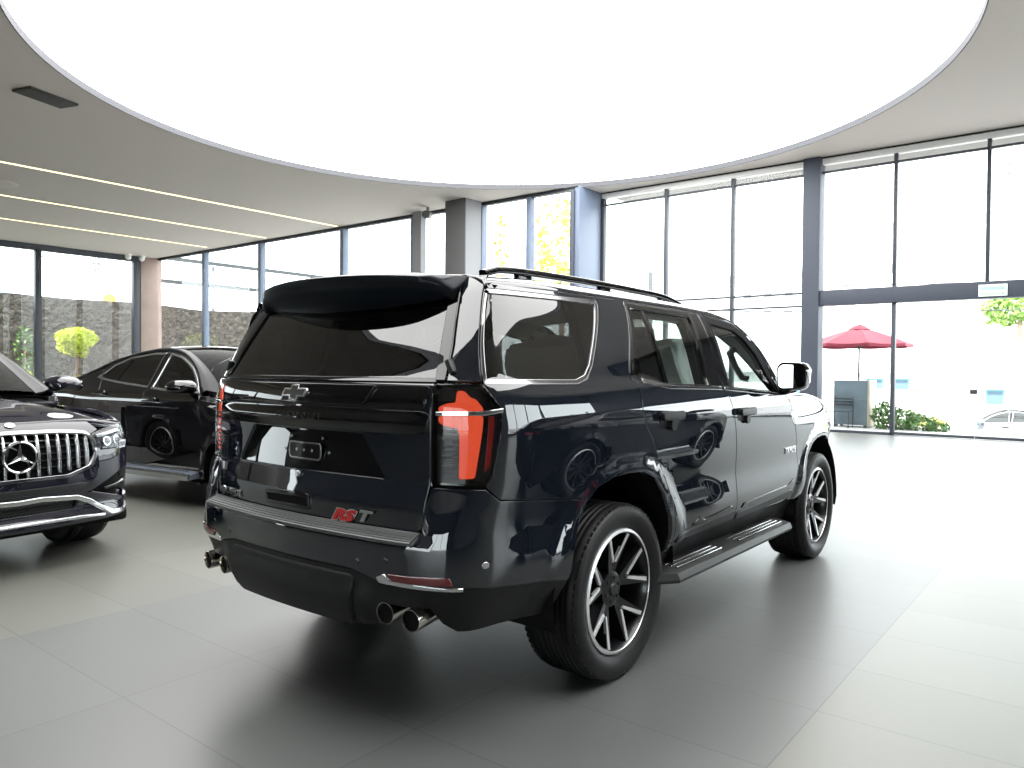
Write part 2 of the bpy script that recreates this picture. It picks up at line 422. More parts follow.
def build_wheel(parent, spokes):
    """one wheel lying about local Z, the outer face towards +Z; returns the part"""
    R = .300
    m = MB()   # barrel and lip
    m.lathe([(.255, -.20), (.262, -.12), (.268, .02), (.274, .072), (.279, .078), (.279, .055), (.300, .05), (.300, -.20)], 48, 0, close=True)
    m.lathe([(.0, .034), (.060, .034), (.085, .026), (.09, .0), (.085, -.04), (0, -.04)], 40, 0)
    if spokes == 'five':
        for k in range(5):
            for sg in (-1, 1):
                a = PI / 2 + k * 2 * PI / 5; b = a + sg * PI / 10 * .98
                p0 = (.085 * math.cos(a + sg * .10), .085 * math.sin(a + sg * .10)); p1 = (.272 * math.cos(b), .272 * math.sin(b))
                d = Vector(p1) - Vector(p0); nn = Vector((-d.y, d.x)).normalized()
                A = Vector(p0); B = Vector(p1); w0, w1 = .018, .0165
                q = [A + nn * w0, B + nn * w1, B - nn * w1, A - nn * w0]
                v = [(p.x, p.y, h) for p, h in zip(q, (.026, .066, .066, .026))] + [(p.x, p.y, h) for p, h in zip(q, (-.05, .0, .0, -.05))]
                m.add(v, [(0, 1, 2, 3), (7, 6, 5, 4), (0, 4, 5, 1), (1, 5, 6, 2), (2, 6, 7, 3), (3, 7, 4, 0)], 0)
    else:
        for k in range(10):
            a = k * 2 * PI / 10; c, s = math.cos(a), math.sin(a); M = RZ(a)
            m.add([(.06, -.018, .028), (.272, -.012, .06), (.272, .012, .06), (.06, .018, .028), (.06, -.02, -.03), (.272, -.014, .02), (.272, .014, .02), (.06, .02, -.03)],
                  [(0, 1, 2, 3), (7, 6, 5, 4), (0, 4, 5, 1), (1, 5, 6, 2), (2, 6, 7, 3), (3, 7, 4, 0)], 0, M)
    w = m.build('wheel', 'alloy_black', parent, 40)
    f = MB()   # bright machined faces: the lip and the inner edge of every spoke
    f.lathe([(.281, .079), (.283, .0815), (.296, .075), (.301, .062), (.301, .05), (.281, .05)], 64, 0, close=True)
    if spokes == 'five':
        for k in range(5):
            a = PI / 2 + k * 2 * PI / 5
            for sg in (-1, 1):
                b = a + sg * PI / 10 * .98
                P0 = Vector((.138 * math.cos(a + sg * .015), .138 * math.sin(a + sg * .015))); P1 = Vector((.283 * math.cos(b - sg * .026), .283 * math.sin(b - sg * .026)))
                d = P1 - P0; nn = Vector((-d.y, d.x)).normalized() * -sg
                zz = lambda t: lerp(.0425, .0705, t)
                q = [P0 - nn * .001, P1 - nn * .0, P1 - nn * .0205, P0 - nn * .0145]
                hs = (zz(0), zz(1), zz(1), zz(0))
                v = [(p.x, p.y, h) for p, h in zip(q, hs)] + [(p.x, p.y, h - .016) for p, h in zip(q, hs)]
                f.add(v, [(0, 1, 2, 3), (7, 6, 5, 4), (0, 4, 5, 1), (1, 5, 6, 2), (2, 6, 7, 3), (3, 7, 4, 0)], 0)
    f.build('machined_face', 'alloy_face', w, 40)
    t = MB()
    prof = [(.298, .062), (.312, .078), (.345, .096), (.375, .098), (.398, .090), (.410, .076), (.4165, .055)]
    prof += [(r_, h_) for h in (.040, .014, -.014, -.042, -.070, -.098, -.124) for r_, h_ in ((.418, h + .011), (.418, h), (.409, h - .002), (.409, h - .009))][:28]
    prof += [(.418, -.150), (.417, -.175), (.410, -.196), (.396, -.208), (.370, -.214), (.340, -.210), (.310, -.195), (.298, -.19)]
    t.lathe(prof, 72, 0)
    for k in range(72):          # shoulder blocks of the tread
        a = k * 2 * PI / 72
        for h0, h1 in ((.058, .082), (-.200, -.178)):
            t.box(.4040, .4115, -.0115, .0115, h0, h1, 0, 0, RZ(a))
    t.build('tire', 'rubber', w, 40)
    d = MB(); d.lathe([(.0, -.075), (.19, -.075), (.19, -.10), (.0, -.10)], 40); d.box(.10, .19, -.09, .09, -.115, -.06, 0, .01)
    d.build('brake_disc', 'brake_steel', w, 40)
    h = MB(); h.lathe([(0, .044), (.026, .044), (.032, .038), (.034, .024)], 24)
    for k in range(6):
        a = k * PI / 3 + .3; h.lathe([(0, .040), (.009, .040), (.011, .02)], 6, 0, TR(.058 * math.cos(a), .058 * math.sin(a), 0))
    h.build('hub_cap', 'dark_plastic', w, 35)
    return w

def build_seat(parent, x, y, w=.54, h=.66, film=False, base='leather', back_tilt=.30):
    """facing +X; x is the seat's hinge"""
    m = MB(); m.box(-.02, .50, -w/2, w/2, .62, .80, 0, .05)
    m.box(-.07, .07, -w/2 + .01, w/2 - .01, 0, h, 0, .055, TR(-.01, 0, .76) @ RY(-back_tilt))
    for s in (-1, 1): m.box(-.09, .11, s * (w/2 - .03) - .045, s * (w/2 - .03) + .045, .08, h * .8, 0, .04, TR(-.01, 0, .76) @ RY(-back_tilt))
    s = m.build('seat', base, parent, 50, (x, y, 0))
    q = MB(); M = TR(-.01, 0, .76) @ RY(-back_tilt)
    q.box(-.05, .06, -.14, .14, h + .05, h + .25, 0, .05, M)
    for d in (-.06, .06): q.tube([M @ Vector((0, d, h - .03)), M @ Vector((0, d, h + .08))], .008, 8)
    q.build('headrest', base, s, 50)
    if film:
        c = MB(); bm = bmesh.new(); bmesh.ops.create_cube(bm, size=1); bmesh.ops.subdivide_edges(bm, edges=bm.edges[:], cuts=7, use_grid_fill=True)
        rnd = random.Random(int(x * 100 + y * 1000))
        for v in bm.verts:
            p = v.co; k = 1 + .1 * math.sin(p.z * 9 + p.y * 7); v.co = Vector((p.x * .22 * k + rnd.uniform(-.016, .016), p.y * (w + .06) * (1 - .5 * max(0, p.z)) + rnd.uniform(-.022, .022), p.z * (h + .26) + rnd.uniform(-.014, .014)))
        c.bm(bm, 0, TR(-.01, 0, .76) @ RY(-back_tilt) @ TR(.0, 0, h / 2 + .13)); c.build('seat_cover', 'cover_film', s, 70)['label'] = 'crumpled white protective film'
    return s

def build_suv():
    root = thing('sport_utility_vehicle', 'large dark navy sport utility vehicle with glowing red tail lamp in mid floor', 'car', (0, 0, 0))
    G = .0048
    P = lambda name, outer, m, parent=root, **k: panel(name, k.pop('surf', suv_shell), outer, m, parent, **k)
    mir = lambda pts, sg: [(sg * a, b) for a, b in pts]
    # key outlines, right-hand side, (s, z)
    GAPD = [(.806, 1.822), (.949, 1.418)]
    ARCH_R = SX([(.437,.52),(.436,.60),(.412,.72),(.345,.845),(.235,.935),(.105,.98),(-.03,.988),(-.16,.983),(-.275,.955),(-.365,.895),(-.43,.80),(-.468,.68),(-.488,.56),(-.498,.43)])
    ARCH_F = SX([(3.071 + .437 - .005, .43),(3.071+.435,.56),(3.071+.412,.72),(3.071+.345,.845),(3.071+.235,.93),(3.071+.105,.968),(3.071-.03,.972),(3.071-.16,.962),(3.071-.275,.925),(3.071-.36,.86),(3.071-.42,.76),(3.071-.448,.64),(3.071-.455,.50)])
    DOOR_R = SX([(.255,1.832),(.075,1.49),(.062,1.445),(.085,1.424),(.121,1.414),(.112,1.35),(.113,1.281),(.15,1.20),(.208,1.139),(.30,1.00),(.40,.85),(.456,.72),(.476,.60),(.48,.545)])
    DOOR_F = SX([(1.115,1.828),(1.105,1.43),(1.151,1.358),(1.20,1.274),(1.255,1.15),(1.293,1.026),(1.325,.80),(1.345,.57)])
    FEND = SX([(2.17,1.305),(2.27,1.25),(2.35,1.15),(2.44,.99),(2.515,.80),(2.55,.62),(2.56,.535)])
    TOPE = SX([(-.10,1.832),(.255,1.832),(.7,1.833),(1.115,1.828),(1.40,1.815),(1.62,1.785),(1.78,1.715),(1.94,1.60),(2.07,1.455),(2.17,1.305)])
    LAMP = [(.745,1.413),(.752,1.02),(.962,1.026),(.986,1.06),(1.009,1.2),(1.026,1.318),(.949,1.413)]
    SEAM = [(.969,1.012),(1.032,.966),(1.538,.913)]
    QW = [(.851,1.783),(.965,1.431),(1.53,1.427),(1.61,1.447),(1.662,1.494),(1.882,1.797)]
    RW = SX([(.27,1.806),(.088,1.455),(.17,1.425),(.43,1.392),(.935,1.380),(.985,1.803)])
    FW = SX([(1.19,1.795),(1.205,1.369),(2.035,1.325),(1.985,1.42),(1.865,1.605),(1.72,1.715),(1.58,1.768)])
    for sg in (1, -1):
        side = 1 if sg == 1 else -1
        # ---- quarter panel around the rear wheel and the fixed window
        q = [GAPD[0]] + [GAPD[1]] + [LAMP[6], LAMP[5], LAMP[4], LAMP[3], LAMP[2]] + SEAM + list(reversed(ARCH_R[:11])) + [(DOOR_R[-1][0], .53)] + list(reversed(DOOR_R)) + [TOPE[0]]
        qp = P('quarter_panel', mir(q, sg), 'navy_paint', gap=G, holes=[mir(fillet(inset(QW, -.012), [0.02,.02,.0,0.0,.0,.03]), sg)], flange=.03)
        pane = P('quarter_window', mir(inset(QW, .004), sg), 'privacy_glass', qp, off=-.008, flange=.004, res=.035)
        tr_o = mir(inset(QW, -.013), sg); tr_i = mir(inset(QW, .002), sg)
        P('window_trim', tr_o, 'dark_chrome', qp, holes=[tr_i], off=-.002, flange=.012, res=.06)
        # ---- rear door
        d = DOOR_R + DOOR_F[::-1] + TOPE[2:3]
        dr = P('rear_door', mir(d, sg), 'navy_paint', gap=G, holes=[mir(inset(RW, -.008), sg)], flange=.035)
        xs = x2s(.425)
        small = [RW[0], RW[1], RW[2], (xs, 1.392), (xs - .004, 1.806)]
        big = [(xs + .012, 1.806), (xs + .016, 1.392), RW[4], RW[5]]
        P('corner_window', mir(inset(small, .002), sg), 'privacy_glass', dr, off=-.008, flange=.004, res=.06)
        P('window_pane', mir(big, sg), 'cabin_glass', dr, off=-.008, flange=.004, res=.04)
        P('window_bar', mir([(xs - .008, 1.81), (xs - .002, 1.385), (xs + .018, 1.385), (xs + .014, 1.81)], sg), 'gloss_black', dr, off=-.004, flange=.02, res=.06)
        P('window_trim', mir(inset(RW, -.012), sg), 'gloss_black', dr, holes=[mir(inset(RW, .012), sg)], off=.001, flange=.04, res=.06)
        P('belt_molding', mir([(RW[2][0], 1.432), (RW[2][0], 1.414), (xs, 1.381), (x2s(1.085), 1.366), (x2s(1.085), 1.379), (xs, 1.395)], sg), 'dark_chrome', dr, off=.004, flange=.01, res=.05)
        P('pillar_cover', mir([(x2s(.995), 1.81), (x2s(.945), 1.39), (x2s(1.097), 1.385), (x2s(1.107), 1.81)], sg), 'gloss_black', dr, off=.002, flange=.01, res=.05)
        P('pillar_cover', mir([(x2s(.10), 1.46), (x2s(.255), 1.80), (x2s(.285), 1.80), (x2s(.125), 1.447)], sg), 'gloss_black', dr, off=.002, flange=.01, res=.05)
        # ---- front door
        d = DOOR_F + FEND[::-1] + TOPE[4:][::-1][1:]
        df = P('front_door', mir(d, sg), 'navy_paint', gap=G, holes=[mir(inset(FW, -.008), sg)], flange=.035)
        P('window_pane', mir(inset(FW, .002), sg), 'cabin_glass', df, off=-.008, flange=.004, res=.04)
        P('window_trim', mir(inset(FW, -.012), sg), 'gasket', df, holes=[mir([(x2s(1.225),1.765),(x2s(1.235),1.378),(x2s(2.00),1.335),(x2s(1.935),1.42),(x2s(1.815),1.585),(x2s(1.685),1.685),(x2s(1.56),1.738)], sg)], off=.001, flange=.04, res=.05)
        P('belt_molding', mir([(x2s(1.13), 1.377), (x2s(1.13), 1.363), (x2s(2.06), 1.309), (x2s(2.06), 1.326)], sg), 'dark_chrome', df, off=.004, flange=.01, res=.05)
        P('pillar_cover', mir([(x2s(1.125), 1.80), (x2s(1.115), 1.43), (x2s(1.135), 1.385), (x2s(1.197), 1.383), (x2s(1.182), 1.80)], sg), 'gloss_black', df, off=.002, flange=.01, res=.05)
        # ---- lower door cladding with its zig-zag accent
        for dd, x0, x1 in ((dr, .52, 1.33), (df, 1.36, 2.40)):
            g = SX([(x0, .565), (x0 + .02, .60), (x1 - .03, .625), (x1, .60), (x1, .572)])
            P('lower_cladding', mir(g, sg), 'dark_plastic', dd, off=.008, flange=.015, res=.05)
        P('accent_strip', mir(SX([(1.42, .628), (1.45, .648), (2.28, .668), (2.40, .70), (2.36, .635)]), sg), 'gloss_black', df, off=.006, flange=.01, res=.05)
        P('accent_strip', mir(SX([(.72, .625), (.80, .66), (.86, .635), (1.25, .66), (1.31, .635), (1.31, .615)]), sg), 'gloss_black', dr, off=.006, flange=.01, res=.05)
        # ---- door handles: a bar over a dark cup
        for dd, xc, zc in ((dr, .39, 1.222), (df, 1.40, 1.208)):
            cup = fillet([(x2s(xc) - .115, zc - .034), (x2s(xc) + .10, zc - .034), (x2s(xc) + .10, zc + .034), (x2s(xc) - .115, zc + .034)], .03)
            P('handle_cup', mir(cup, sg), 'pillar_black', dd, off=.002, flange=.006, res=.03)
            hb = fillet([(x2s(xc) - .125, zc + .004), (x2s(xc) + .105, zc + .004), (x2s(xc) + .105, zc + .036), (x2s(xc) - .125, zc + .036)], .014)
            P('door_handle', mir(hb, sg), 'pillar_black', dd, off=.036, flange=.02, bevel=.006, res=.02)
            hc = fillet([(x2s(xc) - .015, zc - .05), (x2s(xc) + .04, zc - .05), (x2s(xc) + .04, zc + .0), (x2s(xc) - .015, zc + .0)], .02)
            P('handle_lock', mir(hc, sg), 'pillar_black', dd, off=.022, flange=.02, bevel=.005, res=.02)
        # ---- front fender
        fe = [FEND[i] for i in range(len(FEND))] + [(ARCH_F[-1][0], .53)] + ARCH_F[::-1][:9] + [(x2s(3.60), .93), (x2s(3.66), 1.13), (x2s(3.55), 1.291), (x2s(2.35), 1.291)]
        fp = P('fender', mir(fe, sg), 'navy_paint', gap=G, flange=.03, res=.04)
        # ---- tail lamp
        lens = P('tail_lamp', mir(fillet(LAMP, [.01, .01, .03, .02, .02, .03, .015]), sg), 'lamp_glass', gap=G * .6, off=.004, flange=.05, res=.03, bevel=.004)
        P('lamp_housing', mir(inset(LAMP, .008), sg), 'lamp_inner', lens, off=-.024, flange=.02, res=.04)
        lt = [(.841,1.388),(.869,1.388),(.897,1.362),(.92,1.355),(.947,1.322),(.947,1.312),(.767,1.309),(.767,1.322),(.798,1.336),(.839,1.342)]
        lb = [(.768,1.286),(.946,1.291),(.942,1.244),(.918,1.054),(.86,1.05),(.857,1.222),(.845,1.242),(.786,1.256),(.768,1.268)]
        for pl in (lt, lb): P('light_element', mir(fillet(pl, .008, 3), sg), 'tail_light_glow', lens, off=-.012, flange=.01, res=.03)['label'] = 'glowing orange-red lamp bar'
        P('lamp_bar', mir([(.765,1.292),(.765,1.302),(.95,1.308),(1.028,1.318),(1.026,1.308),(.95,1.296)], sg), 'chrome', lens, off=.007, flange=.006, res=.03)
        P('lamp_strip', mir([(.972,1.29),(.992,1.29),(.976,1.10),(.958,1.075)], sg), 'lamp_red', lens, off=-.014, flange=.006, res=.03)
        for k in range(9):
            zz = 1.232 - k * .021; P('lamp_fin', mir([(.772, zz), (.772, zz + .008), (.848, zz + .010), (.848, zz + .002)], sg), 'gloss_black', lens, off=-.010, flange=.012, res=.05)
        # ---- roof band between side and roof, and down the windscreen pillar
        E_ = [Vector(suv_shell(sg * s, z)) for s, z in [(GAPD[0][0], 1.822), (x2s(-.45), 1.830)] + TOPE]
        I_ = [Vector((x, -sg * y, z)) for x, y, z in [(-.745,.655,1.872),(-.43,.655,1.888),(-.10,.655,1.894),(.255,.655,1.895),(.7,.655,1.892),(1.115,.652,1.878),(1.42,.652,1.852),(1.68,.668,1.805),(1.88,.70,1.735),(2.10,.75,1.625),(2.30,.80,1.485),(2.52,.86,1.315)]]
        tE = Spline([(i, 0) for i in range(12)])
        EX = [Spline([(i, p[k]) for i, p in enumerate(E_)]) for k in range(3)]; IX = [Spline([(i, p[k]) for i, p in enumerate(I_)]) for k in range(3)]
        def band(u, w, EX=EX, IX=IX, sg=sg):
            a = Vector([EX[k](u * 4) for k in range(3)]); b = Vector([IX[k](u * 4) for k in range(3)]); L = (b - a).length
            f = smooth(1.35, 2.1, u)
            t0 = Vector((0, sg * .42, .9)).normalized().lerp(Vector((.75, sg * .15, .62)).normalized(), f)
            t1 = Vector((0, -sg * .98, -.17)).normalized().lerp(Vector((-.45, -sg * .80, -.1)).normalized(), f)
            w = clamp(w / .2); c1 = a + t0 * L * .36; c2 = b + t1 * L * .36; q = 1 - w
            return a * q**3 + c1 * 3*q*q*w + c2 * 3*q*w*w + b * w**3
        bp = [(0, 0), (11/4, 0), (11/4, .2), (0, .2)]
        panel('roof_rail_panel', band, bp, 'navy_paint', root, res=.04, flange=.02, core=lambda Q: Vector((clamp(Q.x, -.3, 1.6), 0, 1.2)))
        panel('pillar_trim', band, [(1.2, -.0), (11/4, .0), (11/4, .19), (1.2, .19)], 'leather', root, res=.06, flange=.01, off=-.05, core=lambda Q: Vector((clamp(Q.x, -.3, 1.6), 0, 1.2)))
        # ---- roof rack bar on feet
        rk = MB(); pts = []
        for i in range(25):
            t = i / 24; x = lerp(-.70, 1.22, t); e = min(1, 7 * min(t, 1 - t)); z = 1.880 + .012 * math.sin(PI * t) + .030 * math.sqrt(1 - (1 - e) ** 2) - .02 * smooth(.8, 1, t); pts.append((x, -sg * .700, z))
        rk.sweep(pts, fillet([(-.022, -.018), (.022, -.018), (.018, .014), (-.018, .014)], .008, 3))
        for x in (-.42, .28, .95): rk.box(x - .05, x + .05, -sg * .70 - .016, -sg * .70 + .016, 1.87, 1.905, 0, .006)
        rk.build('roof_rack', 'gloss_black', root, 40)
        P('rocker_panel', mir(SX([(.45, .385), (2.60, .385), (2.58, .57), (.47, .57)]), sg), 'matte_black', root, off=-.02, flange=.03, res=.08)
        # ---- running board
        b = MB(); prof = [(-1.08, .392), (-1.065, .425), (-1.01, .438), (-.86, .438), (-.86, .41), (-1.04, .374), (-1.075, .376)]
        secs = []
        for x, k in ((.30, 0), (.36, .02), (.44, .05), (2.10, .05), (2.18, .05), (2.21, .03)):
            secs.append([(x, sg * (yy if yy > -.9 else yy + (.05 - k) * 2.2), zz) for yy, zz in prof])
        b.loft(secs); bo = b.build('running_board', 'dark_plastic', root, 30)
        for y in (-1.035, -1.0, -.965):
            r = MB()
            for x0, x1 in ((.50, 1.08), (1.34, 2.10)): r.box(x0, x1, min(sg * y, sg * (y + .016)), max(sg * y, sg * (y + .016)), .434, .444, 0, .003)
            r.build('tread_strip', 'satin_silver', bo, 30)
        # ---- wheel wells and wheels
        for cx in (0, 3.071):
            w = MB(); n = 22; a = [(.56 * math.cos(PI * i / n), .56 * math.sin(PI * i / n)) for i in range(n + 1)]
            pr = [(cx + p, .42 + q) for p, q in a]; pr = [(cx + .52, .35)] + pr + [(cx - .52, .35)]
            secs = [[(p, -sg * yy, q) for p, q in pr] for yy in (.98, .55)]
            w.loft(secs, close=False, cap=False); w.add([(p, -sg * .55, q) for p, q in pr], [tuple(range(len(pr)))])
            w.build('wheel_well', 'liner', root, 30)
            k = MB(); al = ARCH_R if cx == 0 else ARCH_F    # the arch's inner return
            if cx == 0:
                a1 = [Vector(suv_shell(sg * s, z)) for s, z in al]; k.loft([[p + Vector((0, sg * .02, 0)) for p in a1], [Vector((p.x, -sg * .80, p.z)) for p in a1]], close=False, cap=False)
            else:
                a1 = [Vector(suv_shell(sg * s, z)) for s, z in al]; k.loft([[p + Vector((0, sg * .02, 0)) for p in a1], [Vector((p.x, -sg * .80, p.z)) for p in a1]], close=False, cap=False)
            k.build('arch_liner', 'liner', root, 30)
        # ---- dark structure behind the skin
        lin = [(0.0, .56), (1.42, .56)] + [(a_, b_ + .03) for a_, b_ in ARCH_R[::-1]] + [(x2s(.47), .56), (x2s(2.58), .56)] + [(a_, b_ + .03) for a_, b_ in ARCH_F[::-1]] + [(x2s(3.6), .5), (S_END - .01, .5), (S_END - .01, 1.1), (x2s(3.4), 1.18), (x2s(2.3), 1.22), (x2s(2.0), 1.30), (x2s(.1), 1.37), (.95, 1.38), (0, 1.38)]
        P('inner_panel', mir(lin, sg), 'liner', off=-.055, flange=.004, res=.11)
        # ---- door mirror
        hm = MB(); M = TR(2.06, -sg * 1.115, 1.436)
        secs = []
        for x, k in ((-.075, .96), (-.055, 1.0), (.02, 1.0), (.07, .9), (.105, .66), (.12, .3)):
            secs.append([tuple(M @ Vector((x, sg * p * k, q * k))) for p, q in fillet([(-.09, -.085), (.09, -.095), (.095, .07), (.065, .105), (-.08, .10), (-.11, .06)], .045, 4)])
        hm.loft(secs)
        hm.sweep([(2.10, -sg * .985, 1.325), (2.09, -sg * 1.05, 1.335), (2.08, -sg * 1.10, 1.35)], fillet([(-.05, -.02), (.05, -.02), (.05, .02), (-.05, .02)], .015, 3))
        mo = hm.build('side_mirror', 'gloss_black', root, 40)
        gm = MB(); gm.loft([[tuple(M @ TR(-.088, 0, 0) @ RZ(sg * .25) @ TR(.088, 0, 0) @ Vector((x, sg * p, q))) for p, q in fillet([(-.072, -.065), (.070, -.073), (.075, .055), (.05, .085), (-.065, .08), (-.09, .045)], .035, 4)] for x in (-.080, -.074)])
        gm.build('mirror_glass', 'chrome', mo, 30)
        P('mirror_sail', mir(SX([(1.99, 1.43), (2.04, 1.33), (2.16, 1.318), (2.075, 1.43), (2.0, 1.52)]), sg), 'gloss_black', df, off=.004, flange=.01, res=.04)
        # side marker and badge on the door
        P('marker_lamp', mir(SX([(2.24, 1.262), (2.24, 1.285), (2.44, 1.283), (2.40, 1.262)]), sg), 'amber', fp, off=.004, flange=.006, res=.03)
    # badge lettering on both front doors
    text_on('badge_lettering', 'TAHOE', suv_shell, x2s(2.315), .915, .062, 'chrome', children_named(root, 'front_door')[0], spacing=1.25, bold=.001)
    text_on('badge_lettering', 'TAHOE', lambda s, z: suv_shell(-s, z), x2s(2.315), .915, .062, 'chrome', children_named(root, 'front_door')[1], spacing=1.25, bold=.001)
    flip_text(children_named(root, 'front_door')[1])
    # ---- tailgate: frame, window, ridge, recess
    tg = [(-.738, 1.420), (-.744, 1.02), (-.722, .836), (.722, .836), (.744, 1.02), (.738, 1.420)]
    rec = [(-.52, 1.028), (-.385, 1.203), (.385, 1.203), (.52, 1.028)]
    t = P('tailgate', fillet(tg, [.01, 0, .03, .03, 0, .01]), 'navy_paint', gap=.004, holes=[fillet(rec, .015)], flange=.045, res=.04)
    P('plate_recess', inset(rec, -.002), 'gloss_black', t, surf=raised(suv_shell, lambda s, z: -.018 - .18 * (z - 1.028)), flange=.01, res=.05)
    P('plate_bracket', rrect(-.108, .112, 1.072, 1.138, .02), 'gloss_black', t, off=-.020, flange=.01, res=.03)
    fr = rrect(-.112, .116, 1.068, 1.142, .022); P('bracket_edge', fr, 'dark_chrome', t, holes=[inset(fr, .004)], off=-.018, flange=.006, res=.03)
    for s, z in ((-.055, 1.107), (0, 1.107), (.055, 1.107), (-.155, 1.105), (.16, 1.105), (-.11, 1.165), (.115, 1.165), (-.115, 1.047), (.10, 1.047)):
        P('bolt', [(s + .006 * math.cos(a * PI / 4), z + .006 * math.sin(a * PI / 4)) for a in range(8)], 'satin_silver', t, off=-.018 if abs(s) < .06 and z > 1.1 and z < 1.11 else -.028, flange=.004, res=.05, bevel=.001)
    ridge = raised(suv_shell, lambda s, z: .004 + .016 * smooth(1.205, 1.25, z) * (1 - smooth(1.255, 1.304, z)) * (1 - .75 * smooth(.55, .73, abs(s))))
    P('tailgate_garnish', fillet([(-.715, 1.228), (-.64, 1.212), (.64, 1.212), (.715, 1.228), (.735, 1.29), (.70, 1.302), (-.70, 1.302), (-.735, 1.29)], .02), 'gloss_black', t, surf=ridge, flange=.02, res=.022)
    band_t = raised(suv_shell, lambda s, z: .004 + .004 * smooth(1.31, 1.33, z) * (1 - smooth(1.385, 1.41, z)))
    P('emblem_panel', fillet([(-.70, 1.312), (.70, 1.312), (.722, 1.402), (-.722, 1.402)], .015), 'gloss_black', t, surf=band_t, flange=.02, res=.022)
    ins = [(-.56, 1.322), (.40, 1.320), (.455, 1.394), (-.455, 1.400)]; ins = [(-.52, 1.322), (.40, 1.322), (.455, 1.396), (-.575, 1.396)]
    P('emblem_strip', fillet([(-.40, 1.322), (.40, 1.322), (.458, 1.396), (-.458, 1.396)], .012), 'gloss_black', t, off=.022, flange=.02, res=.04)
    # the cross-shaped emblem: dark centre in a bright outline
    def cross(k):
        sh = .022; L, Hh, a, b = .078, .016, .027, .030
        pts = [(-L, -Hh), (-a, -Hh), (-a, -b), (a, -b), (a, -Hh), (L, -Hh), (L, Hh), (a, Hh), (a, b), (-a, b), (-a, Hh), (-L, Hh)]
        return [(-.022 + x + y * (.55 if abs(x) > .04 else .15), 1.358 + y) for x, y in pts]
    c0 = cross(1); P('emblem', c0, 'chrome', t, holes=[inset(c0, .0045)], off=.034, flange=.014, res=.03, bevel=.001)
    P('emblem_centre', inset(c0, .0045), 'dark_plastic', t, off=.032, flange=.01, res=.03, bevel=.001)
    # lower opening, badges
    hnd = fillet([(-.225, .858), (-.24, .912), (.085, .922), (.10, .862)], .012); P('grip_frame', hnd, 'gloss_black', t, holes=[inset(hnd, .010)], off=.008, flange=.01, res=.03)
    P('grip_recess', inset(hnd, .009), 'liner', t, off=.002, flange=.004, res=.04)
    P('camera', [(0.0 + .012 * math.cos(a * PI / 6), 1.004 + .012 * math.sin(a * PI / 6)) for a in range(12)], 'satin_silver', t, off=.014, flange=.016, res=.05)
    r = text_on('badge_lettering', 'RS', suv_shell, .305, .860, .062, 'badge_red', t, .006, .004, shear=.35, bold=.003, wide=1.75); r['label'] = 'red slanted letters'
    text_on('badge_outline', 'RS', suv_shell, .305, .860, .062, 'chrome', t, .003, .003, shear=.35, bold=.007, wide=1.75)
    text_on('badge_lettering', 'T', suv_shell, .422, .868, .062, 'satin_silver', t, .006, .004, shear=.35, bold=.003, wide=1.75)['label'] = 'silver slanted letter'
    text_on('badge_lettering', 'TAHOE', suv_shell, -.545, .864, .040, 'satin_silver', t, .004, .003, spacing=1.1, bold=.001, wide=1.15)
    P('badge_shield', [(-.69, .872), (-.685, .862), (-.66, .846), (-.635, .862), (-.632, .878), (-.66, .884)], 'satin_silver', t, off=.006, flange=.006, res=.03, bevel=.001)
    text_on('embossed_lettering', 'CHEVROLET', ridge, 0.0, 1.262, .034, 'dark_plastic', t, .001, .0015, spacing=1.9)
    # ---- rear window, its dark surround and the body-coloured pillars of the tailgate
    gl = [(-.735, 1.424), (.735, 1.424), (.640, 1.760), (.30, 1.738), (0, 1.732), (-.30, 1.738), (-.640, 1.760)]
    rw = P('rear_window', gl, 'privacy_glass', t, off=.001, flange=.005, res=.035)
    for sg in (1, -1):
        P('window_fin', mir([(.741, 1.424), (.782, 1.424), (.755, 1.56), (.683, 1.80), (.637, 1.80)], sg), 'gloss_black', t, off=.010, flange=.02, res=.03)
        pl = [(.786, 1.424), (.944, 1.424), (.803, 1.815), (.785, 1.868), (.665, 1.868), (.69, 1.80), (.765, 1.56)]
        P('tailgate_pillar', mir(pl, sg), 'navy_paint', t, gap=.003, off=.0, flange=.02, res=.03)
        h = MB(); Q, n = snormal(suv_shell, sg * .786, 1.475, lambda p: Vector((.2, 0, 1)))
        h.box(-.012, .02, -.012, .012, -.03, .03, 0, .006, TR(*(Q + n * .012)) @ RX(-sg * .5)); h.build('glass_hinge', 'dark_plastic', t, 40)
    # back-edge strips and the seal round the window
    P('window_seal', [(-.742, 1.431), (-.742, 1.417), (.742, 1.417), (.742, 1.431)], 'gloss_black', t, off=.006, flange=.012, res=.05)
    # ---- spoiler
    sp = MB(); secs = []
    for i in range(33):
        y = lerp(-.665, .665, i / 32); k = abs(y) / .665; te = -1.055 + .19 * k ** 2.2; zt = 1.868 - .025 * k ** 3 - .04 * smooth(.9, 1, k); x0 = -.72
        gx = -.872 + .09 * k * k; zz = 1.728 + .030 * k * k
        e = smooth(.93, 1.0, k)
        top = [(x0, 1.905 - .04 * k ** 2.5), (lerp(x0, te, .5), 1.900 - .04 * k ** 2.5), (te + .03, zt + .010), (te, zt), (te + .005, zt - .032), (te + .03, zt - .055), (lerp(te + .03, gx, .5), lerp(zt - .055, zz, .5) - .006), (gx - .018, zz), (gx + .03, zz - .008), (x0, 1.78)]
        secs.append([(x, y, z - .0 * e) for x, z in top])
    sp.loft(secs); spo = sp.build('roof_spoiler', 'spoiler_paint', root, 75)
    # ---- rear bumper
    up = [(-1.538, .910), (-1.032, .963), (-.966, 1.010), (-.755, 1.012), (-.728, .830), (.728, .830), (.755, 1.012), (.966, 1.010), (1.032, .963), (1.538, .910)]
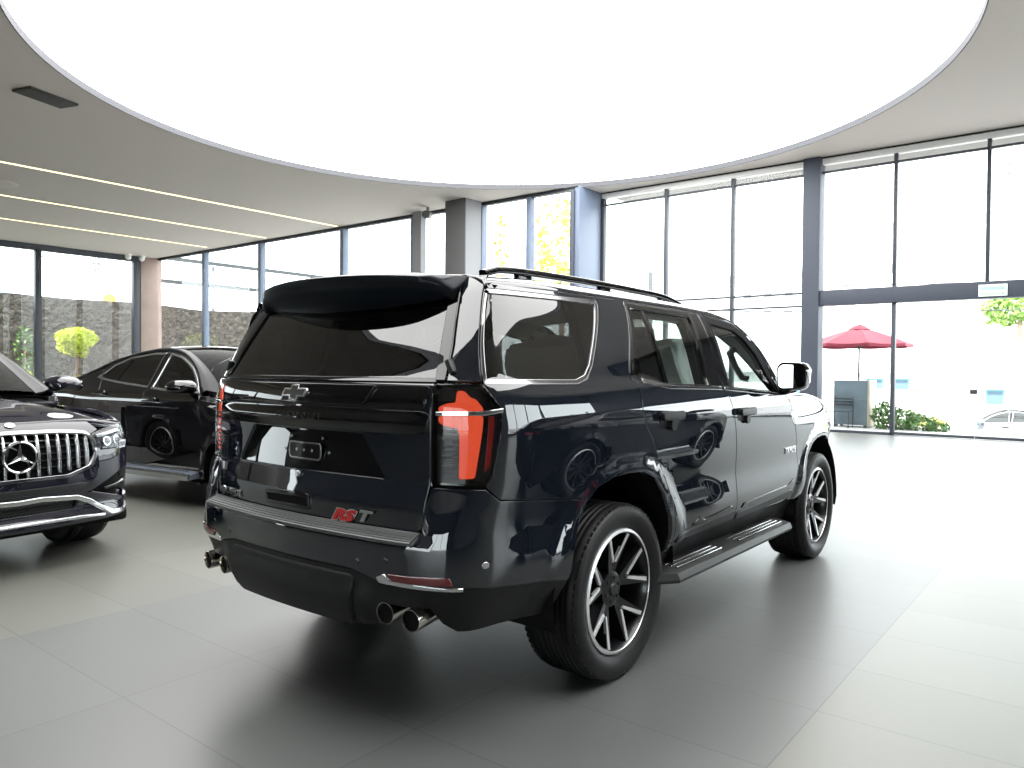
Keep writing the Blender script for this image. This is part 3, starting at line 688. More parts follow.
    low = [(1.460, .578), (.95, .640), (.55, .640), (.42, .668), (-.42, .668), (-.55, .640), (-.95, .640), (-1.460, .578)]
    ar = [(x2s(-.43), .80), (x2s(-.468), .68)]
    bu = P('rear_bumper', up + ar + low + [(-a, b) for a, b in ar[::-1]], 'navy_paint', gap=.003, flange=.03, res=.04)
    P('step_pad', fillet([(-.735, .797), (.735, .797), (.722, .830), (-.722, .830)], .008), 'step_grey', bu, off=.004, flange=.012, res=.03)['label'] = 'ribbed grey step pad'
    ch = []
    for k in range(6): panel('', suv_shell, [(-.725, .7995 + k * .0052), (.725, .7995 + k * .0052), (.724, .8027 + k * .0052), (-.724, .8027 + k * .0052)], None, res=.05, off=.008, flange=.006, bevel=.0006, mb=ch)
    pmesh('pad_ribs', ch, 'step_grey', bu)
    va = [(-1.460, .570), (-.95, .632), (-.55, .632), (-.42, .660), (.42, .660), (.55, .632), (.95, .632), (1.460, .570), (1.425, .432), (1.10, .452), (.86, .446), (.805, .48), (.78, .548), (.565, .548), (.535, .50), (.52, .455), (.30, .452), (0, .450), (-.30, .452), (-.52, .455), (-.535, .50), (-.565, .548), (-.78, .548), (-.805, .48), (-.86, .446), (-1.10, .452), (-1.425, .432)]
    vs = raised(suv_shell, lambda s, z: .032 * smooth(.645, .565, z) * (1 - smooth(.46, .565, abs(s))))
    v = P('lower_valance', va, 'matte_black', bu, surf=vs, off=-.004, flange=.06, res=.045)
    P('tow_cover', fillet([(-.43, .63), (.43, .63), (.40, .452), (-.40, .452)], .03), 'matte_black', bu, surf=vs, off=.010, flange=.03, bevel=.014, res=.04)
    for sg in (1, -1):
        P('bumper_strip', mir([(.57, .634), (.56, .652), (.60, .668), (.62, .648), (.92, .640), (.92, .632)], sg), 'chrome', bu, off=.004, flange=.02, res=.03)
        P('reflector', mir(fillet([(.64, .650), (.62, .672), (.875, .680), (.885, .655)], .004), sg), 'reflector_red', bu, off=.006, flange=.012, res=.03)['label'] = 'long red reflector'
        for s, z in ((.61, .722), (.993, .724), (.46, .70)):
            P('parking_sensor', [(sg * (s + .011 * math.cos(a * PI / 5)), z + .011 * math.sin(a * PI / 5)) for a in range(10)], 'navy_paint' if s != .993 else 'satin_silver', bu, off=.004, flange=.008, res=.05)
        for y in (.578, .722):
            e = MB(); a = .045; M = TR(-1.125, -sg * y, .508) @ RZ(sg * .10) @ RY(-PI / 2 - .05)
            e.lathe([(.034, .12), (.0405, -.004), (.0415, -.008), (.0435, -.008), (.0445, -.003), (.044, .05), (.040, .16), (.036, .40), (.030, .40)], 32, 0, M @ TR(0, 0, 0) @ RX(PI), close=True)
            x = e.build('exhaust_tip', 'exhaust_steel', root, 40)
            d = MB(); d.lathe([(0, .010), (.0395, .010), (.036, .10), (0, .10)], 24, 0, M @ RX(PI)); d.build('exhaust_bore', 'liner', x, 40)
    # ---- roof and windscreen
    nR = 8
    IXr = [Spline([(i, p[k]) for i, p in enumerate(I_R)]) for k in range(3)]
    def roof(u, w):
        x, y, z = [IXr[k](u * 4) for k in range(3)]; h = clamp(1 - (w / .66) ** 2, 0, 1); f = smooth(1.30, 1.9, u)
        return (x + .13 * h * f, -y * w / .66, z + h * lerp(.028, .05, f))
    cr = lambda Q: Vector((clamp(Q.x, -.3, 1.3), Q.y * .5, 1.0))
    panel('roof_panel', roof, [(.0, -.66), (1.55, -.66), (1.55, .66), (0, .66)], 'navy_paint', root, core=cr, res=.07)
    panel('windshield', roof, [(1.56, -.655), (2.745, -.655), (2.745, .655), (1.56, .655)], 'cabin_glass', root, core=cr, res=.08, flange=.006)
    panel('headliner', roof, [(.03, -.66), (1.55, -.66), (1.55, .66), (.03, .66)], 'headliner', root, core=cr, res=.1, off=-.045, flange=.004)
    # ---- hood, nose
    def hood(x, y):
        k = abs(y) / .77; z = 1.294 + .03 * (1 - k * k) - .10 * smooth(3.3, 3.97, x) ** 1.5 + .012 * smooth(.42, .36, abs(y)) * smooth(2.5, 2.7, x)
        return (x, y, z)
    ho = panel('hood', hood, fillet([(2.52, -.79), (3.50, -.775), (3.80, -.70), (3.93, -.40), (3.96, 0), (3.93, .40), (3.80, .70), (3.50, .775), (2.52, .79), (2.66, 0)], .05), 'navy_paint', root, core=lambda Q: Vector((Q.x, Q.y, .5)), gap=.004, flange=.05, res=.06)
    fs = [(-1, 1), (1, 1)]
    S0 = S_END; K = lambda d: S0 - d
    def nose(s, z):   # s measured from the middle of the nose, + right
        x, y, zz = suv_shell(S0 - abs(s), z); y = -abs(y) if s >= 0 else abs(y)
        q = clamp((z - .75) / .5, -1, 1); return (x - .05 * q * q - .12 * smooth(1.0, 1.24, z), y, zz)
    cn = lambda Q: Vector((clamp(Q.x, .2, 3.2), 0, .85)); w = S0 - x2s(3.66); w2 = S0 - x2s(3.56)
    nb = panel('front_bumper', nose, [(-w2, .62), (-w2 + .25, .47), (w2 - .25, .47), (w2, .62), (w2 - .06, .88), (w - .02, .92), (w - .1, 1.0), (.62, 1.0), (.56, .62), (-.56, .62), (-.62, 1.0), (-w + .1, 1.0), (-w + .02, .92), (-w2 + .06, .88)], 'navy_paint', root, core=cn, res=.06, flange=.05)
    gr = panel('grille', nose, [(-.60, .63), (.60, .63), (.64, 1.0), (.60, 1.17), (-.60, 1.17), (-.64, 1.0)], 'gloss_black', root, core=cn, res=.08, off=-.03, flange=.02)
    for k in range(5): panel('grille_bar', nose, [(-.61, .70 + k * .09), (.61, .70 + k * .09), (.61, .725 + k * .09), (-.61, .725 + k * .09)], 'dark_chrome', gr, core=cn, res=.08, off=.0, flange=.02)
    for sg in (1, -1): panel('headlamp', nose, mir([(.66, 1.02), (w - .02, 1.0), (w - .02, 1.17), (.64, 1.19)], sg), 'headlamp_glass', root, core=cn, res=.06, flange=.04)
    # ---- inner pillars and roof lining edges
    for sg in (1, -1):
        for x0, x1 in ((.96, 1.20), (-.22, .28)):
            a = MB(); rr = []
            for z in (1.30, 1.45, 1.6, 1.72, 1.82):
                y = abs(suv_shell(x2s(.5), z)[1]) - .05 if x0 > -.5 else abs(suv_shell(x2s(-.6), z)[1]) - .05; rr.append([(x0, -sg * y, z), (x1, -sg * y, z), (x1 - .03, -sg * (y - .06), z), (x0 + .03, -sg * (y - .06), z)])
            a.loft(rr); a.build('pillar_trim', 'leather', root, 30)
        a = MB(); rr = []
        for x in (-.75, .2, .9, 1.25, 1.5): rr.append([(x, -sg * q, z) for q, z in ((.60, 1.86 - .05 * smooth(1.1, 1.5, x)), (.78, 1.80 - .05 * smooth(1.1, 1.5, x)), (.80, 1.755 - .05 * smooth(1.1, 1.5, x)), (.72, 1.765 - .05 * smooth(1.1, 1.5, x)))])
        a.loft(rr); a.build('roof_lining_edge', 'leather_grey', root, 30)
    # ---- floor pan, axles, cabin
    fl = MB(); fl.box(-.95, 3.6, -.52, .52, .47, .56, 0, .02); fl.box(.52, 2.5, -.93, .93, .50, .60, 0, .02); fl.box(-1.0, -.55, -.85, .85, .50, .62, 0, .02)
    fl.tube([(0, -.8, .40), (0, .8, .40)], .06); fl.tube([(3.071, -.8, .40), (3.071, .8, .40)], .05); fl.ball((0, .05, .40), .16)
    fl.build('chassis', 'liner', root, 30)
    ca = MB(); ca.box(-.9, 2.3, -.88, .88, .60, .64); ca.box(2.3, 2.35, -.93, .93, .6, 1.22); ca.build('cabin_floor', 'leather', root, 30)
    da = MB(); secs = []
    for y in (-.93, -.7, -.4, 0, .4, .7, .93): secs.append([(2.52, y, 1.27), (2.25, y, 1.30), (1.98, y, 1.265), (1.90, y, 1.19), (1.93, y, 1.02), (2.2, y, .9), (2.5, y, .9)])
    da.loft(secs); da.build('dashboard', 'leather_grey', root, 40)
    sw = MB(); M = TR(2.0, .40, 1.16) @ RY(-.42)
    sw.tube([M @ Vector((0, .185 * math.cos(a * PI / 14), .185 * math.sin(a * PI / 14))) for a in range(28)], .017, 8, close=True)
    sw.box(-.03, .03, -.06, .06, -.06, .06, 0, .02, M); sw.box(-.012, .012, -.18, .18, -.015, .015, 0, .005, M); sw.tube([M @ Vector((.02, 0, 0)), M @ Vector((.25, 0, -.05))], .03)
    sw.build('steering_wheel', 'leather', root, 40)
    for sg in (1, -1):
        gh = MB(); gh.tube([(1.80, -sg * .80, 1.62), (1.82, -sg * .76, 1.60), (1.93, -sg * .755, 1.51), (2.02, -sg * .77, 1.43), (2.04, -sg * .81, 1.42)], .022, 10); gh.build('grab_handle', 'leather', root, 40)
    rv = MB(); rv.box(-.02, .02, -.125, .125, -.04, .04, 0, .018, TR(1.83, .03, 1.655)); rv.tube([(1.85, .03, 1.67), (1.93, .02, 1.76)], .012); rv.box(1.86, 2.0, -.10, .10, 1.68, 1.80, 0, .02)
    rv.build('rear_view_mirror', 'leather', root, 40)
    build_seat(root, 1.46, -.44, film=True, back_tilt=.24); build_seat(root, 1.46, .42, film=True, back_tilt=.24)
    build_seat(root, .64, -.42, film=True); build_seat(root, .64, .42, film=True)
    build_seat(root, -.42, -.25, w=.46, h=.58); build_seat(root, -.42, .25, w=.46, h=.58)
    # ---- wheels
    w0 = build_wheel(root, 'five'); first = True
    for cx in (0, 3.071):
        for sg in (1, -1):
            o = w0 if first else copy_tree(w0, root); first = False
            o.location = (cx, -sg * .905, .4175); o.rotation_euler = (sg * PI / 2, 0.0 if sg == 1 else 0, 0)
    return root
def children_named(o, n): return [c for c in children(o) if c.name.split('.')[0] == n]
def flip_text(o):
    for c in children_named(o, 'badge_lettering'):
        vs = c.data.vertices; mx = sum(v.co.x for v in vs) / len(vs)
        for v in vs: v.co.x = 2 * mx - v.co.x
        c.data.flip_normals()
I_R = [(-.745,.655,1.872),(-.43,.655,1.888),(-.10,.655,1.894),(.255,.655,1.895),(.7,.655,1.892),(1.115,.652,1.878),(1.42,.652,1.852),(1.68,.668,1.805),(1.88,.70,1.735),(2.10,.75,1.625),(2.30,.80,1.485),(2.52,.86,1.315)]
# ------------------------------------------------------------------ the two fastback cars on the left
CPLAN = [(-4.06,0),(-4.04,.4),(-3.97,.68),(-3.82,.86),(-3.6,.93),(-3.2,.965),(-2.9,.985),(-2.2,.985),(-1,.985),(-.4,.99),(0,.995),(.32,.98),(.55,.93),(.715,.815),(.80,.61),(.85,.30),(.865,0)]
_c = [0]
for i in range(1, len(CPLAN)): _c.append(_c[-1] + math.hypot(CPLAN[i][0] - CPLAN[i-1][0], CPLAN[i][1] - CPLAN[i-1][1]))
_CX = Spline([(_c[i], CPLAN[i][0]) for i in range(len(CPLAN))]); _CY = Spline([(_c[i], CPLAN[i][1]) for i in range(len(CPLAN))]); C_END = _c[-1]
CDS = Pchip([(.20,-.10),(.32,-.03),(.45,-.005),(.62,.004),(.85,.004),(1.0,.001),(1.10,-.007),(1.165,-.022),(1.21,-.055),(1.27,-.10),(1.40,-.185),(1.55,-.275),(1.65,-.345)])
CDF = Pchip([(.18,-.08),(.26,-.015),(.32,0),(.42,-.03),(.60,-.012),(.80,-.02),(.93,-.05),(1.0,-.10),(1.06,-.18),(1.2,-.4)])
CDR = Pchip([(.2,.1),(.4,0),(.8,0),(1.05,.03),(1.2,.1),(1.6,.4)])
def coupe_shell(s, z):
    sg = -1 if s >= 0 else 1; s = abs(s); px, py = _CX(s), _CY(s); e = 1e-3
    tx = _CX(s + e) - _CX(s - e); ty = _CY(s + e) - _CY(s - e); L = math.hypot(tx, ty); nx, ny = -ty / L, tx / L
    x, y = px, py
    x += CDF(z) * max(0, nx) if px > -1 else CDR(z) * max(0, -nx)
    d = CDS(z); w = smooth(-.55, -.25, px)
    if w > 0:
        q = clamp((z - .86) / .24, 0, .985); d = lerp(d, min(CDS(min(z, .9)), .01) - .22 * (1 - math.sqrt(1 - q * q)), w)
    for cx in (0, -2.935): d += .018 * (1 - smooth(.42, .50, math.hypot(px - cx, z - .37)))
    return (x, sg * (y + d * max(0, ny) ** 1.5), z)
def coupe_nose(t, z):
    """t measured from the middle of the nose, + towards the car's left"""
    x, y, zz = coupe_shell(C_END - abs(t), z); return (x, abs(y) if t >= 0 else -abs(y), zz)
def cx2s(x):
    lo, hi = .5, C_END - .2
    for _ in range(40):
        m = (lo + hi) / 2
        if _CX(m) < x: lo = m
        else: hi = m
    return lo
CS = lambda pts: [(cx2s(x), z) for x, z in pts]
COUPE_I = [(-3.75,.70,1.135),(-3.35,.64,1.27),(-2.95,.60,1.415),(-2.5,.565,1.565),(-2.05,.56,1.665),(-1.6,.575,1.700),(-1.25,.585,1.672),(-1.0,.61,1.585),(-.7,.66,1.415),(-.40,.73,1.205)]
COUPE_E = [(-3.60,1.09),(-3.2,1.24),(-2.78,1.38),(-2.45,1.515),(-2.05,1.612),(-1.65,1.655),(-1.28,1.635),(-1.0,1.555),(-.76,1.415),(-.52,1.20)]
def build_coupe(name, label, paint):
    root = thing(name, label, 'car')
    core = lambda P: Vector((clamp(P.x, -3.2, .1), 0, .7))
    def P(nm, outer, m, parent=root, **k): return panel(nm, k.pop('surf', coupe_shell), outer, m, parent, core=k.pop('core', core), **k)
    mir = lambda pts, sg: [(sg * a, b) for a, b in pts]
    arch = lambda cx: [(cx + .425 * math.cos(a), .37 + .425 * math.sin(a)) for a in [PI * i / 14 for i in range(-1, 16)]]
    AF, AR = arch(0), arch(-2.935)
    GR = CS([(-2.55,1.455),(-2.48,1.34),(-2.34,1.16),(-2.36,1.02),(-2.42,.84),(-2.44,.70),(-2.46,.50)])     # rear edge of the rear door follows the arch
    GM = CS([(-1.46,1.65),(-1.415,1.24),(-1.49,1.19),(-1.44,1.10),(-1.43,.94),(-1.455,.60),(-1.46,.40)])
    GF = CS([(-.52,1.20),(-.50,1.14),(-.49,1.04),(-.44,.90),(-.42,.78),(-.43,.60),(-.44,.40)])
    E = CS(COUPE_E)
    RWN = CS([(-2.54,1.355),(-2.28,1.322),(-2.0,1.298),(-1.50,1.262),(-1.525,1.622),(-1.70,1.624),(-2.12,1.575),(-2.36,1.485)])
    FWN = CS([(-1.40,1.255),(-1.12,1.232),(-.55,1.205),(-.72,1.345),(-.87,1.45),(-1.02,1.52),(-1.17,1.576),(-1.40,1.618)])
    for sg in (1, -1):
        q = [(0, .42), (2.0, .42)] ; xs = lambda x: cx2s(x)
        qp = [(.0, .55), (xs(-3.45), .55)] + CS(AR[::-1][1:13]) + [(GR[4][0], .62)] + GR[:4][::-1] + CS([(-2.62,1.44),(-2.78,1.375),(-3.2,1.235),(-3.58,1.09)]) + [(.0, 1.09)]
        P('quarter_panel', mir(qp, sg), paint, res=.07, flange=.03, gap=.003)
        P('rear_bumper', mir([(0, .26), (xs(-3.42), .30), (xs(-3.40), .54), (0, .54)], sg), paint, res=.08)
        P('tail_lamp', mir([(.35, .92), (xs(-3.78), .95), (xs(-3.72), 1.02), (.35, 1.0)], sg), 'lamp_red', res=.08, off=.006)
        rd = [(GR[i]) for i in range(5)] + CS([(-2.42,.72),(-2.435,.60)]) + [(cx2s(-2.40), .40)] + GM[::-1] + [E[4], E[3]]
        dr = P('rear_door', mir(rd, sg), paint, gap=.003, holes=[mir(inset(RWN, -.004), sg)], res=.06, flange=.03)
        P('window_pane', mir(RWN, sg), 'privacy_glass', dr, off=-.006, res=.08, flange=.004)
        P('window_trim', mir(inset(RWN, -.016), sg), 'satin_silver', dr, holes=[mir(inset(RWN, .0), sg)], off=.003, res=.06, flange=.01)
        P('window_bar', mir(CS([(-2.20,1.33),(-2.15,1.32),(-2.06,1.585),(-2.10,1.58)]), sg), 'gloss_black', dr, off=.0, flange=.01)
        fd = GM + [(GF[-1][0], .40)] + GF[::-1] + [E[8], E[7], E[6], (cx2s(-1.45), 1.652)]
        df = P('front_door', mir(fd, sg), paint, gap=.003, holes=[mir(inset(FWN, -.004), sg)], res=.06, flange=.03)
        P('window_pane', mir(FWN, sg), 'privacy_glass', df, off=-.006, res=.08, flange=.004)
        P('window_trim', mir(inset(FWN, -.016), sg), 'satin_silver', df, holes=[mir(inset(FWN, .0), sg)], off=.003, res=.06, flange=.01)
        P('pillar_cover', mir(CS([(-1.51,1.625),(-1.49,1.265),(-1.42,1.26),(-1.41,1.615)]), sg), 'gloss_black', df, off=.003, flange=.01)
        for d_, x, z in ((dr, -2.30, 1.150), (df, -1.31, 1.100)):
            P('handle_cup', mir(fillet([(cx2s(x) - .10, z - .03), (cx2s(x) + .09, z - .03), (cx2s(x) + .09, z + .035), (cx2s(x) - .10, z + .035)], .03), sg), 'gloss_black', d_, off=.002, flange=.006)
            P('door_handle', mir(fillet([(cx2s(x) - .12, z + .004), (cx2s(x) + .10, z + .004), (cx2s(x) + .10, z + .032), (cx2s(x) - .12, z + .032)], .013), sg), paint, d_, off=.034, flange=.02, bevel=.005, res=.03)
        fe = GF[1:5] + CS([(-.425,.66),(-.43,.45)]) + CS(AF[::-1][2:12]) + [(xs(.40), .66), (xs(.50), .80), (xs(.52), 1.0), (xs(.30), 1.085), (xs(-.40), 1.115)]
        P('fender', mir(fe, sg), paint, gap=.003, res=.06, flange=.03)
        P('sill', mir(CS([(-2.50,.30),(-.42,.30),(-.42,.395),(-2.50,.395)]), sg), 'gloss_black', root, off=-.01, res=.1)
        # running board: dark tread between bright edges
        b = MB(); x0, x1 = -2.42, -.50
        b.loft([[(x, sg * -yy, zz) for yy, zz in ((1.085, .305), (1.09, .335), (1.07, .352), (.90, .405), (.90, .32))] for x in (x0, x0 + .1, x1 - .1, x1)]); bo = b.build('running_board', 'board_grey', root, 30)
        b = MB(); b.loft([[(x, sg * -yy, zz) for yy, zz in ((1.095, .300), (1.100, .350), (1.070, .366), (1.065, .345))] for x in (x0, x1)]); b.build('edge_strip', 'satin_silver', bo, 30)
        b = MB(); b.loft([[(x, sg * -yy, zz) for yy, zz in ((.965, .395), (.955, .420), (.94, .420), (.94, .39))] for x in (x0, x1)]); b.build('edge_strip', 'satin_silver', bo, 30)
        b = MB()
        for k in range(30):
            for yy, zz in ((1.05, .360), (1.0, .375)): x = x0 + .12 + k * .057; b.box(x - .012, x + .012, min(sg * -yy, sg * -(yy - .022)), max(sg * -yy, sg * -(yy - .022)), zz, zz + .008)
        b.build('tread_studs', 'satin_silver', bo, 30)['kind'] = 'stuff'
        # roof band
        Ev = [Vector(coupe_shell(sg * s, z)) for s, z in E]; Iv = [Vector((x, -sg * y, z)) for x, y, z in COUPE_I]
        EX = [Spline([(i, p[k]) for i, p in enumerate(Ev)]) for k in range(3)]; IX = [Spline([(i, p[k]) for i, p in enumerate(Iv)]) for k in range(3)]
        def band(u, w, EX=EX, IX=IX, sg=sg):
            a = Vector([EX[k](u * 3) for k in range(3)]); b = Vector([IX[k](u * 3) for k in range(3)]); w = clamp(w / .16); L = (b - a).length
            up = Vector((0, -sg * .5, 1)) if False else Vector((0, sg * .35, .9)); c1 = a + up.normalized() * L * .4; c2 = b + Vector((0, -sg * .95, -.25)) * L * .3; q = 1 - w
            return a * q**3 + c1 * 3*q*q*w + c2 * 3*q*w*w + b * w**3
        panel('roof_rail_panel', band, [(0, 0), (3, 0), (3, .16), (0, .16)], 'pillar_black', root, res=.06, core=lambda Q: Vector((clamp(Q.x, -2.6, -1.2), 0, 1.0)))
        # wells, mirror, headlamp
        for cx in (0, -2.935):
            w = MB(); pr = [(cx + .5, .25)] + [(cx + .43 * math.cos(PI * i / 18), .37 + .43 * math.sin(PI * i / 18)) for i in range(19)] + [(cx - .5, .25)]
            w.loft([[(p, -sg * yy, qq) for p, qq in pr] for yy in (.955, .55)], close=False, cap=False); w.add([(p, -sg * .55, qq) for p, qq in pr], [tuple(range(len(pr)))]); w.build('wheel_well', 'liner', root, 30)
        hm = MB(); M = TR(-.62, -sg * 1.06, 1.265); secs = []
        for x, k in ((-.08, .95), (-.055, 1.0), (.02, 1.0), (.09, .85), (.14, .5), (.155, .2)):
            secs.append([tuple(M @ Vector((x, sg * p * k, qq * k + .01 * (1 - k)))) for p, qq in fillet([(-.15, -.055), (.11, -.065), (.13, .03), (.06, .08), (-.10, .075), (-.17, .02)], .04, 4)])
        hm.loft(secs); hm.sweep([(-.58, -sg * .90, 1.195), (-.60, -sg * .96, 1.205), (-.61, -sg * 1.02, 1.23)], fillet([(-.04, -.018), (.04, -.018), (.04, .018), (-.04, .018)], .015, 3))
        mo = hm.build('side_mirror', paint, root, 40)
        g = MB(); g.loft([[tuple(M @ Vector((x, sg * p, qq))) for p, qq in fillet([(-.12, -.042), (.09, -.05), (.10, .03), (.05, .06), (-.085, .055), (-.14, .015)], .03, 4)] for x in (-.086, -.080)]); g.build('mirror_glass', 'chrome', mo, 30)
        b = MB(); b.tube([tuple(M @ Vector((.10, sg * -.12, -.008))), tuple(M @ Vector((.135, sg * -.02, -.004))), tuple(M @ Vector((.115, sg * .08, -.01)))], .006, 8); b.build('indicator', 'satin_silver', mo, 30)
        hl = [(.54,.932),(.633,.958),(.80,.985),(.93,.975),(.99,.93),(.955,.86),(.885,.815),(.615,.818)]
        mt = lambda pts: [(-sg * a, b_) for a, b_ in pts]
        h = P('headlamp', mt(fillet(hl, .02, 3)), 'headlamp_glass', surf=coupe_nose, off=.004, flange=.05, res=.04)
        P('lamp_housing', mt(inset(hl, .006)), 'lamp_inner', h, surf=coupe_nose, off=-.035, flange=.01, res=.06)
        P('light_strip', mt([(.60,.925),(.80,.958),(.92,.950),(.92,.936),(.80,.940),(.61,.908)]), 'lamp_reflector', h, surf=coupe_nose, off=-.018, flange=.01, res=.04)
        for t in (.69, .80): 
            P('projector', mt([(t + .036 * math.cos(a * PI / 8), .872 + .036 * math.sin(a * PI / 8)) for a in range(16)]), 'lamp_reflector', h, surf=coupe_nose, off=-.022, flange=.012, res=.03)
            P('projector_lens', mt([(t + .022 * math.cos(a * PI / 8), .872 + .022 * math.sin(a * PI / 8)) for a in range(16)]), 'gloss_black', h, surf=coupe_nose, off=-.016, flange=.008, res=.03)
    # ---- front bumper with its openings
    GRL = [(0,.975),(.30,.968),(.485,.95),(.545,.90),(.562,.78),(.51,.70),(.336,.648),(0,.652)]
    grl = fillet(GRL + [(-a, b) for a, b in GRL[::-1]][1:-1], .02, 3)
    ink = fillet([(.50,.51),(.80,.655),(1.02,.665),(1.06,.44),(.93,.385)], .02, 3)
    mesh = fillet([(-.40,.405),(.40,.405),(.43,.470),(-.43,.470)], .015, 3)
    w1 = C_END - cx2s(.40)
    HLc = [(.53,.94),(.62,.968),(.80,.995)]
    nb = [(-w1 - .02, .30), (w1 + .02, .30), (w1, .62), (w1 - .10, .80), (.965, .855), (.89, .805), (.60, .808), (.53, .935), (.60, .962), (.55, 1.02), (0, 1.045), (-.55, 1.02), (-.60, .962), (-.53, .935), (-.60, .808), (-.89, .805), (-.965, .855), (-w1 + .10, .80), (-w1, .62)]
    fb = P('front_bumper', nb, paint, surf=coupe_nose, holes=[grl, ink, [(-a, b) for a, b in ink], mesh], res=.045, flange=.06)
    g = P('grille', inset(grl, -.004), 'liner', root, surf=coupe_nose, off=-.055, res=.06, flange=.01)
    P('grille_frame', inset(grl, -.008), 'dark_chrome', g, surf=coupe_nose, holes=[inset(grl, .010)], off=.006, flange=.03, res=.05)
    for k in range(-7, 8):
        t = k * .0715; zt, zb = (.955 - .02 * (abs(t) / .5) ** 3, .665 + .045 * (abs(t) / .5) ** 2)
        P('grille_slat', [(t - .004, zb), (t + .004, zb), (t + .004, zt), (t - .004, zt)], 'satin_silver', g, surf=coupe_nose, off=-.006, flange=.05, bevel=.002, res=.04)
    for z in (.72, .77, .82, .87, .92): P('grille_mesh', [(-.52, z - .003), (.52, z - .003), (.52, z + .003), (-.52, z + .003)], 'gloss_black', g, surf=coupe_nose, off=-.035, flange=.01, res=.08)
    # round emblem with a three-pointed star
    e = MB(); M = TR(.868, 0, .815) @ RY(PI / 2)
    e.lathe([(.094, .0), (.096, .012), (.102, .016), (.108, .012), (.110, 0), (.104, -.01)], 48, 0, M, close=True)
    for k in range(3):
        a = PI + k * 2 * PI / 3; tip = Vector((.097 * math.cos(a), .097 * math.sin(a), .004)); l = Vector((.020 * math.cos(a + PI / 3), .020 * math.sin(a + PI / 3), .004)); r = Vector((.020 * math.cos(a - PI / 3), .020 * math.sin(a - PI / 3), .004)); c = Vector((0, 0, .020))
        e.add([tip, l, r, c, (0, 0, .0)], [(0, 1, 3), (0, 3, 2), (0, 4, 1), (0, 2, 4)], 0, M)
    em = e.build('emblem', 'chrome', g, 25)
    d = MB(); d.lathe([(0, -.002), (.096, -.002), (.096, -.012), (0, -.012)], 40, 0, M); d.build('emblem_disc', 'gloss_black', g, 30)
    m = P('lower_grille', inset(mesh, -.003), 'liner', fb, surf=coupe_nose, off=-.04, flange=.01, res=.06)
    ch = []
    for j in range(4):
        for k in range(-15, 16):
            t = k * .026 + (j % 2) * .013; z = .414 + j * .0155
            hexa = [(t + .0125 * math.cos(a * PI / 3 + PI / 6), z + .0085 * math.sin(a * PI / 3 + PI / 6)) for a in range(6)]
            if abs(t) < .395: panel('', coupe_nose, hexa, None, None, holes=[[(t + (q[0] - t) * .66, z + (q[1] - z) * .66) for q in hexa]], core=core, res=.05, off=-.025, flange=.006, bevel=.0008, mb=ch)
    pmesh('honeycomb', ch, 'dark_plastic', fb)['kind'] = 'stuff'
    for sg in (1, -1):
        mt = lambda pts: [(sg * a, b_) for a, b_ in pts]
        P('side_intake', mt(inset(ink, -.003)), 'liner', fb, surf=coupe_nose, off=-.06, flange=.01, res=.06)
        P('intake_blade', mt([(.495,.51),(.52,.512),(.70,.462),(.93,.412),(1.06,.46),(1.06,.435),(.93,.380),(.70,.430)]), paint, fb, surf=coupe_nose, off=.01, flange=.03, res=.05)
        for z in (.54,): P('intake_louvre', mt([(.66, z - .03), (1.0, z + .005), (1.0, z + .018), (.66, z - .018)]), 'gloss_black', fb, surf=coupe_nose, off=-.012, flange=.03, res=.06)
        P('brightwork', mt([(.0,.512),(.15,.518),(.41,.496),(.515,.455),(.60,.395),(.70,.343),(.90,.334),(1.06,.40),(1.20,.47),(1.20,.45),(1.06,.375),(.91,.315),(.69,.324),(.585,.38),(.50,.435),(.40,.476),(.15,.496),(0,.490)]), 'satin_silver', fb, surf=coupe_nose, off=.014, flange=.03, res=.04, bevel=.006)
        P('lower_lip', mt([(0,.356),(.42,.346),(.62,.331),(.62,.324),(.42,.336),(0,.343)]), 'satin_silver', fb, surf=coupe_nose, off=.014, flange=.03, res=.05, bevel=.005)
    P('bumper_mesh', [(-.46,.545),(.46,.545),(.50,.585),(-.50,.585)], 'dark_plastic', fb, surf=coupe_nose, off=.002, flange=.01, res=.06)
    P('hood_badge', [(.030 * math.cos(a * PI / 8), 1.022 + .013 * math.sin(a * PI / 8)) for a in range(16)], 'satin_silver', fb, surf=coupe_nose, off=.006, flange=.008, res=.04)
    # ---- hood: from the cowl down to the edge above grille and headlamps
    def hood(a, u):
        a = clamp(a / .85, -1.02, 1.02); u = clamp(u / 1.25, -.02, 1.02); k = abs(a)
        E = coupe_nose(a * 1.0, lerp(1.036, .992, smooth(.5, .9, k))); C = (-.47 - .12 * (1 - k * k), a * .775, 1.19 - .075 * k ** 2.4)
        g = .94 * u + .06 * max(u, 0) ** 3; x = lerp(C[0], E[0] + .004, u + .10 * math.sin(PI * clamp(u)) ); y = lerp(C[1], E[1], u ** 1.5 if u > 0 else 0)
        z = lerp(C[2], E[2] + .004, g) + .016 * (smooth(.72, .56, k) - smooth(.46, .28, k) * .6) * smooth(1.0, .75, u) + .012 * math.sin(PI * clamp(u)) * (1 - k * k)
        return (x, y, z)
    ho = panel('hood', hood, [(-.85, 0), (.85, 0), (.85, 1.25), (-.85, 1.25)], paint, root, core=lambda Q: Vector((Q.x - .3, Q.y * .8, .3)), res=.04, flange=.05, bevel=.004)
    # ---- roof, windscreen, rear window
    IXr = [Spline([(i, p[k]) for i, p in enumerate(COUPE_I)]) for k in range(3)]
    def roof(u, w):
        x, y, z = [IXr[k](u * 3) for k in range(3)]; h = clamp(1 - (w / .6) ** 2, 0, 1); f = smooth(1.95, 2.5, u)
        return (x + .07 * h * f, y * w / .6, z + h * lerp(.035, .03, f))
    cr = lambda Q: Vector((clamp(Q.x, -2.3, -1.5), Q.y * .5, .9))
